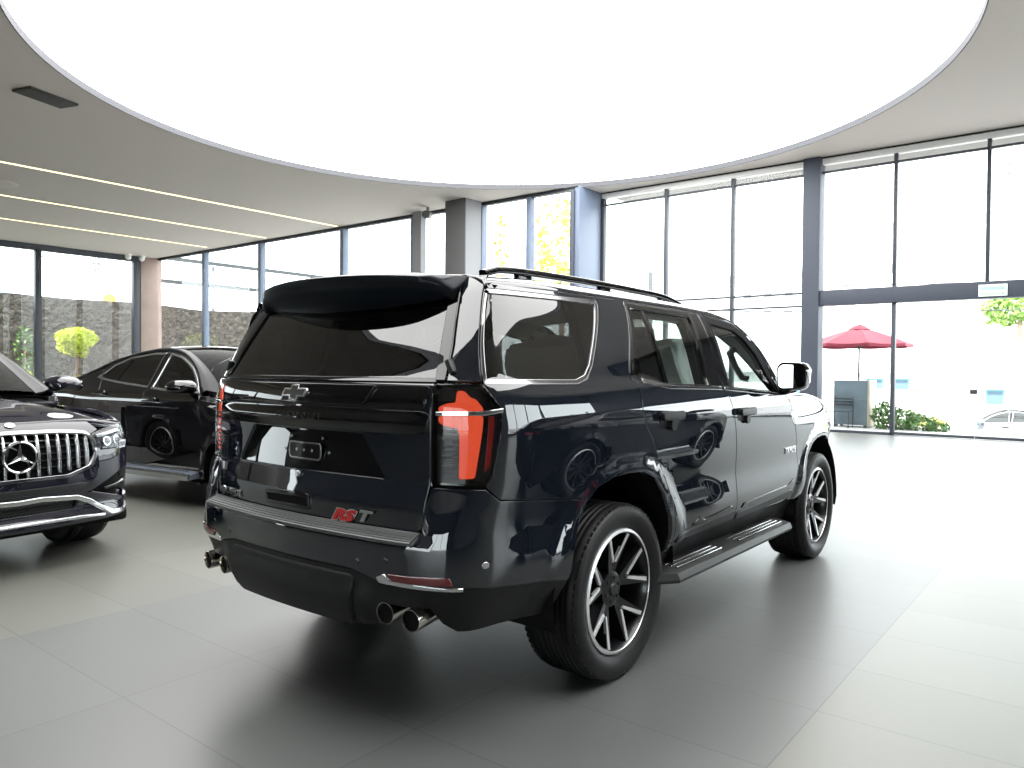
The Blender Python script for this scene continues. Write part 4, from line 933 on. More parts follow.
    panel('rear_deck', roof, [(0, -.6), (.35, -.6), (.35, .6), (0, .6)], paint, root, core=cr, res=.08)
    panel('rear_window', roof, [(.36, -.59), (1.15, -.59), (1.15, .59), (.36, .59)], 'privacy_glass', root, core=cr, res=.09, flange=.006)
    panel('roof_panel', roof, [(1.16, -.6), (1.92, -.6), (1.92, .6), (1.16, .6)], paint, root, core=cr, res=.08)
    panel('windshield', roof, [(1.93, -.595), (2.985, -.595), (2.985, .595), (1.93, .595)], 'windscreen_glass', root, core=cr, res=.08, flange=.006)
    # ---- cabin and underside
    b = MB(); b.box(-3.9, .70, -.86, .86, .24, .34, 0, .03); b.box(-3.9, -3.4, -.85, .85, .34, 1.02); b.box(-2.45, -.45, -.94, .94, .32, .40); b.build('chassis', 'liner', root, 30)
    b = MB(); b.box(-2.9, -.3, -.88, .88, .40, .45)
    for q in (1, -1): b.box(-2.4, -.45, min(q * .86, q * .91), max(q * .86, q * .91), .4, 1.17)
    b.build('cabin_floor', 'leather', root, 30)
    b = MB(); b.loft([[(-.35, y, 1.12), (-.62, y, 1.15), (-.85, y, 1.12), (-.88, y, .95), (-.4, y, .8)] for y in (-.86, 0, .86)]); b.build('dashboard', 'leather', root, 30)
    for y in (-.38, .38):
        s = build_seat(root, -1.62, y, w=.52, h=.60); s.location.z = -.17
        s = build_seat(root, -2.45, y, w=.56, h=.52); s.location.z = -.17
    w0 = build_wheel(root, 'ten'); first = True
    for cx in (0, -2.935):
        for sg in (1, -1):
            o = w0 if first else copy_tree(w0, root); first = False
            o.location = (cx, -sg * .86, .37); o.rotation_euler = (sg * PI / 2, 0, 0); o.scale = (.886, .886, .95)
    return root
def build_coupes():
    global COUPE
    a = COUPE = build_coupe('fastback_car', 'dark graphite fastback car at the left edge showing its slatted grille and star emblem', 'graphite_paint')
    rz = math.atan2(-.993, .12); a.scale = (1.04, 1.04, 1.03); a.location = (-1.27, 4.0, 0); a.rotation_euler = (0, 0, rz)
    b = copy_tree(a); b.scale = (1, 1, 1); b['label'] = 'glossy black fastback car seen from its side behind the large navy vehicle'
    b.location = (2.03, 4.27, 0); swap_paint(b, 'black_paint')
    c = copy_tree(a); c.scale = (1, 1, 1); c['label'] = 'black fastback car on the right, seen only mirrored in the large vehicle doors'
    c.location = (5.07, -3.80, 0); c.rotation_euler = (0, 0, 0); swap_paint(c, 'black_paint')
    for q in children_named(a, 'running_board'): drop(q)
def drop(o):
    for c in children(o): drop(c)
    bpy.data.objects.remove(o)
def swap_paint(o, to):
    for c in children(o):
        if c.type == 'MESH' and any(m and m.name == 'graphite_paint' for m in c.data.materials):
            for s in c.material_slots: s.link = 'OBJECT'; s.material = MAT[to]
        swap_paint(c, to)
# ------------------------------------------------------------------ the showroom
H = 6.87; XR_ = 16.7; XL_ = 15.5; YL = 34.5; YR = -13.0; XB = -22.0; YS = 9.5
def node_floor():
    m = bpy.data.materials.new('floor_tiles'); m.use_nodes = True; nt = m.node_tree; N = nt.nodes; K = nt.links; b = N['Principled BSDF']
    tc = N.new('ShaderNodeTexCoord'); sp = N.new('ShaderNodeSeparateXYZ'); K.new(tc.outputs['Object'], sp.inputs[0])
    def M(op, a, bb=None, c=None):
        n = N.new('ShaderNodeMath'); n.operation = op
        for i, q in enumerate((a, bb, c)):
            if q is None: continue
            if isinstance(q, (int, float)): n.inputs[i].default_value = q
            else: K.new(q, n.inputs[i])
        return n.outputs[0]
    def joint(v, off, step, w):
        f = M('FRACT', M('DIVIDE', M('ADD', v, off), step)); d = M('MINIMUM', f, M('SUBTRACT', 1.0, f)); return M('LESS_THAN', d, w / step)
    x, y = sp.outputs[0], sp.outputs[1]
    j = M('MAXIMUM', joint(x, -.235, .61, .0022), joint(y, .605, 1.22, .0024))
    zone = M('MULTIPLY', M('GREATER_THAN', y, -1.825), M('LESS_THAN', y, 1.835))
    # each tile a hair different
    ix = M('FLOOR', M('DIVIDE', M('ADD', x, -.235), .61)); iy = M('FLOOR', M('DIVIDE', M('ADD', y, .605), 1.22))
    cb = N.new('ShaderNodeCombineXYZ'); K.new(ix, cb.inputs[0]); K.new(iy, cb.inputs[1]); wn = N.new('ShaderNodeTexWhiteNoise'); K.new(cb.outputs[0], wn.inputs[0])
    ns = N.new('ShaderNodeTexNoise'); ns.inputs['Scale'].default_value = 2.2; ns.inputs['Detail'].default_value = 8; ns.inputs['Roughness'].default_value = .65; K.new(tc.outputs['Object'], ns.inputs['Vector'])
    v = M('ADD', .90, M('ADD', M('MULTIPLY', wn.outputs['Value'], .10), M('MULTIPLY', ns.outputs['Fac'], .10)))
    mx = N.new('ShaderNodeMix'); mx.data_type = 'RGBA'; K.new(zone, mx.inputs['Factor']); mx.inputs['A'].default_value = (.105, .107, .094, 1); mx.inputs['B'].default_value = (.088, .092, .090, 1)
    m2 = N.new('ShaderNodeMix'); m2.data_type = 'RGBA'; m2.blend_type = 'MULTIPLY'; m2.inputs['Factor'].default_value = 1; K.new(mx.outputs['Result'], m2.inputs['A']); K.new(v, m2.inputs['B'])
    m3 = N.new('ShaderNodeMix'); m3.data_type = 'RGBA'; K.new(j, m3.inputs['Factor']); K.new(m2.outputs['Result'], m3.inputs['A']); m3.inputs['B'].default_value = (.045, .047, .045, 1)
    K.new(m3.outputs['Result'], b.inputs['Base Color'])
    b.inputs['Roughness'].default_value = .37; b.inputs['Specular IOR Level'].default_value = .40
    MAT['floor_tiles'] = m
node_floor()
mat('ceiling_paint', (.53, .485, .455), .9)
mat('rim_paint', (.10, .103, .115), .8)
mat('frame_blue', (.050, .058, .078), .5, 0, .3)
mat('frame_dark', (.035, .04, .052), .45, 0, .4)
mat('column_shaded_dark', (.07, .068, .07), .6)  # dark grey; on the column it stands for the side away from the windows
mat('column_lit_pale', (.20, .20, .207), .6)  # pale grey; on the dark column it stands for the window-lit side
mat('wood_brown', (.27, .195, .165), .6, noise=(1.2, .12))
mat('wall_dark', (.10, .10, .105), .7)
mat('white_trim', (.75, .75, .74), .6)
mat('joint_black', (.008, .008, .008), .7)
mat('camera_white', (.75, .75, .73), .4)
mat('vent_dark', (.03, .028, .026), .6)
emission('membrane_light', (1.0, 1.0, .985), 6.8)
emission('strip_light', (1.0, .83, .46), 2.6)

def struct(name, mb, m, ang=30, parent=None):
    o = mb.build(name, m, parent, ang)
    if parent is None: o['kind'] = 'structure'
    return o
def build_room():
    f = MB(); f.add([(XB, YR, 0), (XR_ + .05, YR, 0), (XR_ + .05, YL, 0), (XB, YL, 0), (XB, YR, -.3), (XR_ + .05, YR, -.3), (XR_ + .05, YL, -.3), (XB, YL, -.3)], [(0, 1, 2, 3), (7, 6, 5, 4), (0, 4, 5, 1), (1, 5, 6, 2), (2, 6, 7, 3), (3, 7, 4, 0)])
    struct('floor', f, 'floor_tiles')
    # ceiling with round openings
    outer = [(XB, YR), (XR_ + .3, YR), (XR_ + .3, YS), (XL_ + .3, YS), (XL_ + .3, YL), (XB, YL)]
    pts = [Vector(p) for p in densify(outer, 4)]; ed = [(i, (i + 1) % len(pts)) for i in range(len(pts))]; rings = []
    for poly in DISCS:
        o = len(pts); k = len(poly); pts += [Vector(p) for p in poly]; ed += [(o + i, o + (i + 1) % k) for i in range(k)]; rings.append(poly)
    V, E2, F, a_, b_, c_ = delaunay_2d_cdt(pts, ed, [], 0, 1e-5); fs = []
    for t in F:
        c = (sum(V[i].x for i in t) / 3, sum(V[i].y for i in t) / 3)
        if inside(c, outer) and not any(inside(c, h) for h in rings): fs.append(tuple(t))
    cb = MB(); cb.add([(v.x, v.y, H) for v in V], fs)
    # an upper sheet so that the ceiling has a thickness
    cb.add([(XB, YR, H + .5), (XR_ + .3, YR, H + .5), (XR_ + .3, YS, H + .5), (XL_ + .3, YS, H + .5), (XL_ + .3, YL, H + .5), (XB, YL, H + .5)], [(0, 1, 2, 3, 4, 5)])
    o = cb.build('ceiling', 'ceiling_paint', None, 30, fix=False); o['kind'] = 'structure'
    for i, ring in enumerate(rings):
        cx, cy = (5.0, 4.5) if i == 0 else (2.4, -4.8)
        t = thing('luminous_ceiling_disc', 'huge rounded white luminous ceiling above the parked cars' if i == 0 else 'second round luminous ceiling, seen only mirrored in the dark side windows', 'ceiling light', (cx, cy, H))
        k = len(ring); rm = MB(); rm.loft([[(p[0] - cx, p[1] - cy, z) for p in ring] for z in (-.006, .14)], cap=False)
        rm.loft([[((p[0] - cx) * q, (p[1] - cy) * q, z) for p in ring] for q, z in ((1, -.006), (1.003, -.006), (1.003, .14))], cap=False)
        rm.build('rim', 'rim_paint', t, 60)
        me = MB(); me.add([((p[0] - cx), (p[1] - cy), .13) for p in ring], [tuple(range(k))]); me.add([((p[0] - cx), (p[1] - cy), .15) for p in ring], [tuple(range(k))]); me.build('light_membrane', 'membrane_light', t, 30, fix=False)
    labels = ['nearest', 'middle', 'farthest']
    for i, (y, x1) in enumerate(((20.25, 15.25), (24.7, 15.15), (29.0, 15.0))):
        t = thing('ceiling_strip_light', '%s of the three long thin warm strip lights in the ceiling' % labels[i], 'ceiling light', (0, y, H), group='long strip lights in the ceiling')
        s = MB(); s.box(XB + 2, x1, -.08, .08, -.008, .0); s.build('diffuser', 'strip_light', t)
        s = MB()
        for q in (-1, 1): s.box(XB + 2, x1 + .02, min(q * .081, q * .10), max(q * .081, q * .10), -.012, 0)
        s.box(x1, x1 + .02, -.09, .09, -.012, 0); s.build('profile', 'white_trim', t)
    t = thing('air_vent', 'dark rectangular air vent in the ceiling', 'vent', (3.0, 14.0, H), .30)
    s = MB(); s.box(-.52, .52, -.26, .26, -.05, 0, 0, .01); s.build('frame', 'vent_dark', t)
    s = MB(); [s.box(-.48, .48, y - .012, y + .012, -.058, -.045, 0, 0) for y in (-.18, -.09, 0, .09, .18)]; s.build('louvre', 'column_shaded_dark', t)
    t = thing('ceiling_speaker', 'round flat white disc in the ceiling between the strip lights', 'speaker', (5.0, 23.0, H))
    s = MB(); s.lathe([(0, -.05), (.42, -.05), (.50, -.03), (.52, 0)], 40); s.build('cover', 'ceiling_paint', t)
    # ---- right-hand run of the front wall
    n = [0]
    def window(y0, y1, z0, z1, x, name=None):
        n[0] += 1; w = MB(); w.box(x, x + .012, min(y0, y1), max(y0, y1), z0, z1); o = w.build('window_%d' % n[0], 'facade_glass'); o['kind'] = 'structure'; return o
    tn = [0]
    def trim(mb, m):
        tn[0] += 1; return struct('trim_%d' % tn[0], mb, m)
    def bar(o, name, x0, x1, y0, y1, z0, z1, m='frame_dark'):
        b = MB(); b.box(x0, x1, min(y0, y1), max(y0, y1), z0, z1, 0, .006); b.build(name, m, o)
    b = MB(); b.box(XR_ - .10, XR_ - .05, YR, YS, H - .03, H - .001); trim(b, 'joint_black')
    b = MB(); b.box(XR_ - .05, XR_ + .12, YR, YS, H - .17, H - .005, 0, .005); trim(b, 'white_trim')
    b = MB(); b.box(XR_ - .22, XR_ + .22, 2.98, 3.40, 0, H - .005, 0, .01); trim(b, 'frame_blue')           # broad column beside the entrance
    b = MB(); b.box(XR_ - .16, XR_ + .16, YR, 2.98, 3.155, 3.53, 0, .01); trim(b, 'frame_blue')             # lintel over the doors
    ys = [9.38, 7.30, 5.31, 3.40]
    for i in range(3):
        a, c = ys[i], ys[i + 1]; o = window(a, c, .06, H - .17, XR_)
        if i: bar(o, 'mullion', XR_ - .06, XR_ + .10, a - .045, a + .045, .0, H - .17)
        else: bar(o, 'mullion', XR_ - .06, XR_ + .10, a - .03, a + .10, .0, H - .17)
        for z in (6.50, 3.50, 3.17): bar(o, 'transom', XR_ - .04, XR_ + .06, a, c, z - .025, z + .025)
        bar(o, 'sill', XR_ - .05, XR_ + .08, a, c, 0, .07)
    ys = [2.98, 1.30, -.59, -2.5, -4.4, -6.3, -8.2, -10.1, YR]
    b = MB(); b.box(XR_ - .05, XR_ + .15, YR, -4.4, 3.53, H); struct('wall_front_unseen', b, 'wall_dark')  # unseen, kept solid so the car's side windows mirror something dark
    for i in range(4):
        a, c = ys[i], ys[i + 1]; o = window(a, c, 3.53, H - .17, XR_)
        if i: bar(o, 'mullion', XR_ - .05, XR_ + .09, a - .04, a + .04, 3.53, H - .17)
        bar(o, 'transom', XR_ - .04, XR_ + .06, a, c, 6.475, 6.525)
    o = window(2.98, 1.30, .06, 3.155, XR_); bar(o, 'mullion', XR_ - .05, XR_ + .10, 1.255, 1.345, 0, 3.155); bar(o, 'sill', XR_ - .05, XR_ + .08, 1.3, 2.98, 0, .06)
    # glass doors beside it
    for k, (a, c) in enumerate(((1.255, -.40), (-.41, -2.10), (-2.11, -3.8), (-3.81, -5.5), (-5.51, -7.2), (-7.21, YR))):
        w = MB(); w.box(XR_, XR_ + .012, c, a, .06, 3.155); o = w.build('door_%d' % (k + 1), 'facade_glass'); o['kind'] = 'structure'
        bar(o, 'bottom_rail', XR_ - .03, XR_ + .05, a, c, .01, .075)
        if k == 0:
            bar(o, 'edge_seal', XR_ - .004, XR_ + .02, c, c + .02, .07, 3.15, 'white_trim'); bar(o, 'lock_patch', XR_ - .03, XR_ + .04, c - .04, c + .10, 1.02, 1.12, 'frame_dark')
    # sign on the lintel
    t = thing('emergency_sign', 'small pale green and white sign box on the lintel over the glass doors', 'sign', (XR_ - .17, -.72, 3.32))
    s = MB(); s.box(-.04, .012, -.27, .27, -.13, .13, 0, .008); s.build('sign_case', 'sign_pale', t)
    for z, hgt, w_, m_ in ((.04, .075, .44, 'sign_green'), (-.075, .05, .44, 'sign_green2')):
        s = MB(); s.box(-.046, -.039, -w_ / 2, w_ / 2, z - hgt / 2, z + hgt / 2); s.build('sign_panel', m_, t)
    # ---- step back to the left-hand run
    b = MB(); b.box(XL_ - .08, XR_ + .04, YS - .06, YS + .10, 0, H - .002, 0, .008); trim(b, 'frame_cladding')
    b = MB(); b.box(XR_ - .1, XR_ + .05, YS - .10, YS - .02, 0, H - .17); trim(b, 'joint_black')
    b = MB(); b.box(XL_ - .10, XL_ - .05, YS, YL, H - .03, H - .001); trim(b, 'joint_black')
    b = MB(); b.box(XL_ - .05, XL_ + .12, YS + .10, YL, H - .10, H - .005); trim(b, 'frame_dark')
    ms = [9.62, 11.28, 13.20, 16.30, 20.13, 25.53, 30.0, 34.3]
    for i in range(len(ms) - 1):
        a, c = ms[i], ms[i + 1]; o = window(a, c, .06, H - .1, XL_)
        if i: bar(o, 'mullion', XL_ - .13, XL_ + .13, a - .075 - .03 * (i > 2), a + .075 + .03 * (i > 2), 0, H - .1, 'frame_cladding')
        else: bar(o, 'mullion', XL_ - .13, XL_ + .13, a - .02, a + .12, 0, H - .1, 'frame_blue')
        bar(o, 'sill', XL_ - .05, XL_ + .08, a, c, 0, .08)
    b = MB(); b.box(14.6, 15.32, 13.17, 14.03, 0, H - .002, 0, .01)
    trim(b, 'column_shaded_dark')
    b = MB(); b.box(14.62, 15.36, 13.15, 13.17, 0, H - .002); trim(b, 'column_lit_pale')  # thin sheet: light from the windows put into this side's colour
    b = MB(); b.box(15.2, 15.45, 15.72, 16.12, 0, H - .002); trim(b, 'column_lit_pale')
    # ---- left wall of big windows and the brown corner pier
    b = MB(); b.box(14.62, XL_ + .15, YL - .15, YL + .25, 0, H - .002, 0, .008); trim(b, 'wood_brown')
    b = MB(); b.box(XB, 14.62, YL - .10, YL + .15, 6.60, H - .002); trim(b, 'frame_dark')
    xs = [14.42, 10.15, 5.9, 1.6, -2.7, -7, -11.3, -15.6, XB]
    for i in range(8):
        a, c = xs[i], xs[i + 1]; n[0] += 1; w = MB(); w.box(c, a, YL, YL + .012, .06, 6.6); o = w.build('window_%d' % n[0], 'facade_glass'); o['kind'] = 'structure'
        q = .20 if i == 0 else .13
        b = MB(); b.box(a - .13, a + q, YL - .12, YL + .12, 0, 6.6, 0, .006); b.build('mullion', 'frame_dark', o)
        b = MB(); b.box(c, a, YL - .05, YL + .08, 0, .08); b.build('sill', 'frame_dark', o)
    # ---- the side never seen: windows on the right, solid wall behind
    b = MB(); b.box(XB, XR_, YR - .2, YR, 0, .3); b.box(XB, XR_, YR - .2, YR, 5.0, H); b.box(XB, 2.0, YR - .2, YR, .3, 5.0)
    struct('wall_right', b, 'wall_dark')
    for i in range(4):
        a = 2.0 + i * 3.67; n[0] += 1; w = MB(); w.box(a, a + 3.67, YR - .02, YR - .008, .3, 5.0); o = w.build('window_%d' % n[0], 'facade_glass'); o['kind'] = 'structure'
        b = MB(); b.box(a - .07, a + .07, YR - .12, YR + .05, .3, 5.0); b.build('mullion', 'frame_dark', o)
    b = MB(); b.box(XB - .2, XB, YR, -9, 0, H); b.box(XB - .2, XB, -9, YL, 4.6, H); b.box(XB - .2, XB, 3, 29.5, 0, 4.6); struct('wall_back', b, 'wall_dark')
    for i in range(4):
        a = (-9, -5, -1, 29.9)[i]; n[0] += 1; w = MB(); w.box(XB - .1, XB - .088, a, a + 4, .06, 4.6); o = w.build('window_%d' % n[0], 'facade_glass'); o['kind'] = 'structure'
        b = MB(); b.box(XB - .15, XB + .02, a - .09, a + .09, 0, 4.6); b.build('mullion', 'frame_dark', o)
    # ---- cameras under the ceiling
    for i, (x, y, lab) in enumerate(((13.9, 34.1, 'white dome camera at the top of the brown pier, left of two'), (14.55, 34.1, 'white dome camera at the top of the brown pier, right of two'))):
        t = thing('security_camera', lab, 'camera', (x, y, H)); s = MB(); s.lathe([(0, -.06), (.15, -.06), (.17, 0)], 20); s.build('mount', 'camera_white', t)
        s = MB(); s.ball((0, 0, -.13), .14, 0, 2); s.build('dome', 'camera_white', t)
    t = thing('security_camera', 'grey camera under the ceiling beside the dark column', 'camera', (14.9, 15.1, H)); s = MB(); s.tube([(0, 0, 0), (0, 0, -.22)], .05); s.build('mount', 'column_lit_pale', t)
    s = MB(); s.tube([(.15, .10, -.22), (-.25, -.15, -.30)], .13, 16); s.build('housing', 'column_shaded_dark', t)
mat('sign_pale', (.66, .76, .76), .4, emit=(.66, .80, .80), estr=.35)
mat('sign_green', (.36, .52, .50), .4)
mat('sign_green2', (.45, .56, .46), .4)
mat('frame_cladding', (.115, .145, .205), .4, 0, .4)
_C = [(8.12 + 8.02 * math.cos(math.radians(a)), 6.55 + 8.02 * math.sin(math.radians(a))) for a in range(-136, 165, 8)]
_C += [(-.9, 7.9), (-2.4, 7.1), (-4.0, 5.5), (-4.9, 3.2), (-5.2, 1.6), (-4.4, .5), (-2.4, .45), (-.1, .75)]  # unseen lobe added so the rear window mirrors white
def closed_curve(P, k=7):
    n = len(P); out = []
    for i in range(n):
        a, b, c, d = (Vector(P[(i + j) % n]) for j in (-1, 0, 1, 2))
        for j in range(k):
            t = j / k; out.append(tuple(.5 * (2 * b + (c - a) * t + (2 * a - 5 * b + 4 * c - d) * t * t + (3 * b - a - 3 * c + d) * t ** 3)))
    return out
DISCS = [closed_curve(_C), [(2.4 + 4.9 * math.cos(2 * PI * i / 120), -4.8 + 4.3 * math.sin(2 * PI * i / 120)) for i in range(120)]]
# ------------------------------------------------------------------ outside
mat('pavement', (.42, .41, .40), .85, noise=(.8, .06))
mat('street', (.34, .34, .35), .9)
mat('rough_concrete', (.062, .055, .049), .95, 0, .2, noise=(3.5, .45), bump=(4.0, 1.0, .25))
mat('parasol_cloth', (.30, .040, .065), .8, noise=(6, .1))
mat('parasol_pole', (.10, .10, .11), .4, .6)
mat('cabinet_grey', (.11, .14, .17), .45, noise=(3, .1))
mat('cabinet_edge', (.40, .34, .26), .6)
mat('chair_black', (.02, .024, .028), .5)
mat('leaf_green', (.07, .15, .03), .6, noise=(9, .5))
mat('leaf_lime', (.55, .60, .08), .6, noise=(7, .45))
mat('leaf_yellow', (.34, .30, .06), .6, noise=(7, .4))
mat('bark', (.28, .19, .14), .8)
mat('plaster_white', (.72, .72, .71), .8)
mat('plaster_cream', (.78, .70, .58), .85)
mat('pane_blue', (.10, .15, .20), .2)
mat('teal_frame', (.10, .26, .28), .5)
mat('roof_grey', (.50, .50, .52), .8)
mat('cable_dark', (.05, .05, .055), .7)
mat('steel_grey', (.07, .075, .085), .6)
mat('silver_paint', (.20, .22, .25), .4, 0, .5, 1, .02)
mat('leaf_fresh', (.16, .28, .05), .6, noise=(7, .4))
mat('white_paint', (.70, .71, .72), .4, 0, .5, 1, .02)
mat('banner_white', (.50, .52, .55), .6)
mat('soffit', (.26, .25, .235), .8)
mat('pane_pale', (.13, .14, .16), .4)
mat('banner_blue', (.25, .33, .48), .6)
mat('banner_yellow', (.60, .36, .05), .6)
def leaf_cloud(mb, c, r, n, size, rnd, shell=.55):
    for _ in range(n):
        while True:
            d = Vector((rnd.uniform(-1, 1), rnd.uniform(-1, 1), rnd.uniform(-1, 1)))
            if shell < d.length < 1: break
        p = Vector((c[0] + d.x * r[0], c[1] + d.y * r[1], c[2] + d.z * r[2])); s = size * rnd.uniform(.6, 1.3)
        u = Vector((rnd.gauss(0, 1), rnd.gauss(0, 1), rnd.gauss(0, .8))).normalized(); v = u.orthogonal().normalized(); w = u.cross(v)
        a = rnd.uniform(0, 6.28); x = v * math.cos(a) + w * math.sin(a); y = w * math.cos(a) - v * math.sin(a)
        mb.add([p - x * s, p + y * s * .45 + u * s * .1, p + x * s, p - y * s * .45 + u * s * .1], [(0, 1, 2, 3)])
def leafy(name, label, cat, loc, blobs, size, m, seed, stem=None, group=None, m2=None):
    t = thing(name, label, cat, loc, 0, group); rnd = random.Random(seed); b = MB()
    for c, r, n in blobs: leaf_cloud(b, c, r, n, size, rnd)
    b.build('foliage', m, t, 30, fix=False)
    if stem:
        s = MB(); 
        for pts, rr in stem: s.tube(pts, rr, 8)
        s.build('trunk' if cat == 'tree' else 'stem', 'bark', t)
    return t
def build_outside():
    def ground(name, x0, x1, y0, y1, z, m):
        g = MB(); g.box(x0, x1, y0, y1, z - .3, z); o = g.build(name, m); o['kind'] = 'structure'
    ground('ground', -80, 200, -160, 220, -1.6, 'street')
    ground('terrace', XR_ + .06, 20.5, -60, 9.5, -.012, 'pavement'); ground('terrace', XL_ + .06, 30, 9.5, 60, -.012, 'pavement'); ground('terrace', XB, XL_ + .06, YL + .01, 60, -.012, 'pavement')
    # canopy over the front windows
    c = MB(); c.box(XR_ + .30, 18.15, YR, YS, H + .02, H + .35)
    tag(c.build('entrance_canopy', 'soffit'), 'white soffit of the canopy outside above the tall front windows', 'canopy')
    # rough boundary wall on the left
    w = MB(); xs = [XB - 5 + i * .5 for i in range(150)]; rnd = random.Random(3)
    rows = [[(x, 38.6 + rnd.uniform(-.03, .03), z) for x in xs] for z in [i * .45 - .3 for i in range(12)]]
    top = [(p[0], p[1], 4.92 + .10 * math.sin(p[0] * .7) * math.sin(p[0] * .23)) for p in rows[-1]]; rows.append(top); rows.append([(p[0], 39.1, p[2]) for p in top]); rows.append([(p[0], 39.1, -.3) for p in top])
    w.loft(rows, close=False, cap=False); tag(w.build('boundary_wall', 'rough_concrete', None, 60), 'tall rough grey concrete boundary wall outside the left windows', 'wall')
    # rails outside the back-left windows
    t = thing('rail_frame', 'pair of dark horizontal rails on posts outside the back left windows', 'rail', (15.8, 36, -.012))
    for z in (7.21, 6.0): b = MB(); b.box(0, 20, -.06, .06, z - .10, z + .10); b.build('rail', 'chair_black', t)
    for x in (.0, 10, 19.8): b = MB(); b.box(x, x + .16, -.05, .05, 0, 7.25); b.build('post', 'chair_black', t)
    # the clipped lime tree
    leafy('topiary_tree', 'small lime green tree with a round clipped crown before the concrete wall', 'tree', (12.35, 36.0, 0), [((0, 0, 2.85), (.92, .92, .52), 1500), ((-.25, 0, 2.45), (.6, .6, .4), 420), ((.15, 0, 2.2), (.42, .4, .3), 260)], .085, 'leaf_lime', 4,
          [([(-.10, 0, 0), (-.06, 0, .9), (.02, 0, 1.6), (0, 0, 2.3)], [.11, .09, .08, .07]), ([(.02, 0, 1.9), (.35, 0, 2.6)], .03), ([(.02, 0, 1.9), (-.35, .1, 2.6)], .03)])
    leafy('shrub', 'brownish low shrub at the foot of the clipped lime tree', 'plant', (12.2, 35.0, 0), [((0, 0, .55), (.36, .10, .6), 200)], .10, 'leaf_yellow', 5, [([(0, 0, 0), (0, 0, .6)], .04)])
    for i, (x, r, h, lab) in enumerate(((6.2, 1.5, 1.5, 'green shrub seen through the windscreen of the graphite car'), (9.6, 1.1, 1.05, 'yellow green shrub beside the dark window post on the left'))):
        leafy('shrub', lab, 'plant', (x, 36.4, 0), [((0, 0, h * .7), (r, .8, h * .75), 900)], .13, 'leaf_lime' if i else 'leaf_green', 8 + i, [([(0, 0, 0), (0, 0, h * .6)], .05)])
    leafy('creeper', 'thin creeper on the concrete wall left of the clipped lime tree', 'plant', (10.9, 38.2, 0), [((0, .05, 2.3), (.45, .25, 1.2), 150)], .11, 'leaf_green', 21, [([(0, 0, 0), (.05, .1, 2.3)], .03)])
    # banners and roofs that look over the wall
    for i, (x0, x1, z, m, lab) in enumerate(((10.3, 12.4, 6.0, 'banner_blue', 'pale hoarding with a blue disc over the concrete wall, leftmost'), (15.2, 18.6, 5.95, 'banner_yellow', 'pale hoarding with a yellow disc over the concrete wall'), (20.2, 21.6, 5.8, 'banner_white', 'small plain pale hoarding over the wall beside the window frame'))):
        t = thing('hoarding', lab, 'sign', ((x0 + x1) / 2, 43, -1.3)); w_ = (x1 - x0) / 2
        b = MB(); b.box(-w_, w_, -.05, .05, 3.5, z + 1.3); b.build('board', 'banner_white', t)
        b = MB(); b.lathe([(0, -.02), (.34, -.02), (.34, .02), (0, .02)], 24, 0, TR(0, -.07, z + .75) @ RX(PI / 2)); b.build('disc', m, t)
        b = MB(); [b.box(s * w_ * .7 - .06, s * w_ * .7 + .06, .05, .15, 0, z + 1) for s in (-1, 1)]; b.build('post', 'steel_grey', t)
    def lattice(name, label, loc, h, w, arm=0):
        t = thing(name, label, 'mast', loc); b = MB()
        for sx in (-1, 1):
            for sy in (-1, 1): b.tube([(sx * w, sy * w, 0), (sx * w, sy * w, h)], .05, 5)
        k = int(h / (2 * w))
        for i in range(k):
            z0, z1 = h * i / k, h * (i + 1) / k
            for s in (-1, 1): b.tube([(-w, s * w, z0), (w, s * w, z1)], .03, 4); b.tube([(s * w, -w, z0), (s * w, w, z1)], .03, 4)
        b.build('mast', 'steel_grey', t)
        if arm:
            b = MB(); b.tube([(0, 0, h), (0, arm, h - .8)], .06, 5); b.tube([(0, 0, h + 1.4), (0, arm, h - .8)], .03, 5); b.tube([(0, 0, h), (0, 0, h + 1.4)], .05, 5); b.build('jib', 'steel_grey', t)
        return t
    lattice('lattice_mast', 'thin lattice mast beyond the concrete wall', (26, 66, -1.6), 12.6, .22)
    def cable(label, a, b, sag, group, n=14):
        t = thing('overhead_cable', label, 'cable', a, 0, group); m = MB(); d = Vector(b) - Vector(a)
        m.tube([tuple(d * (i / n) - Vector((0, 0, sag * 4 * (i / n) * (1 - i / n)))) for i in range(n + 1)], .022, 5); m.build('wire', 'cable_dark', t)
        for p in (Vector((0, 0, 0)), d):
            q = MB(); q.tube([tuple(p + Vector((0, 0, .6))), (p.x, p.y, -a[2] - 1.6)], .10, 8); q.build('pole', 'steel_grey', t)
    cable('overhead cable sagging over the street, higher of the pair outside the glass doors', (26.5, 13, 5.2), (28, -22, 4.9), .55, 'cables over the street')
    cable('overhead cable sagging over the street, lower of the pair outside the glass doors', (27.6, 13.6, 4.3), (28.6, -24, 4.4), .7, 'cables over the street')
    cable('overhead cable running past the far side of the concrete wall', (4, 44, 8.2), (24, 44, 7.6), .3, None)
    # trees seen between the blue mullions
    leafy('tree', 'yellow green tree top outside between the blue window posts', 'tree', (24.4, 16.3, -.012), [((0, 0, 7.2), (1.3, 1.35, 1.9), 500), ((.3, -.5, 8.3), (.9, .8, 1.0), 200), ((0, .6, 5.4), (1.2, 1.2, 1.2), 260)], .17, 'leaf_lime', 11, [([(0, 0, 0), (.1, 0, 3.5), (0, .1, 6.5)], [.16, .13, .06])])
    leafy('tree', 'slender sparse tree outside beside the dark column', 'tree', (24.2, 19.5, -.012), [((0, 0, 7.4), (.35, .35, 1.5), 110), ((0, .1, 5.6), (.4, .35, 1.1), 80)], .15, 'leaf_yellow', 12, [([(0, 0, 0), (0, .05, 5), (.05, 0, 8)], [.08, .06, .03])])
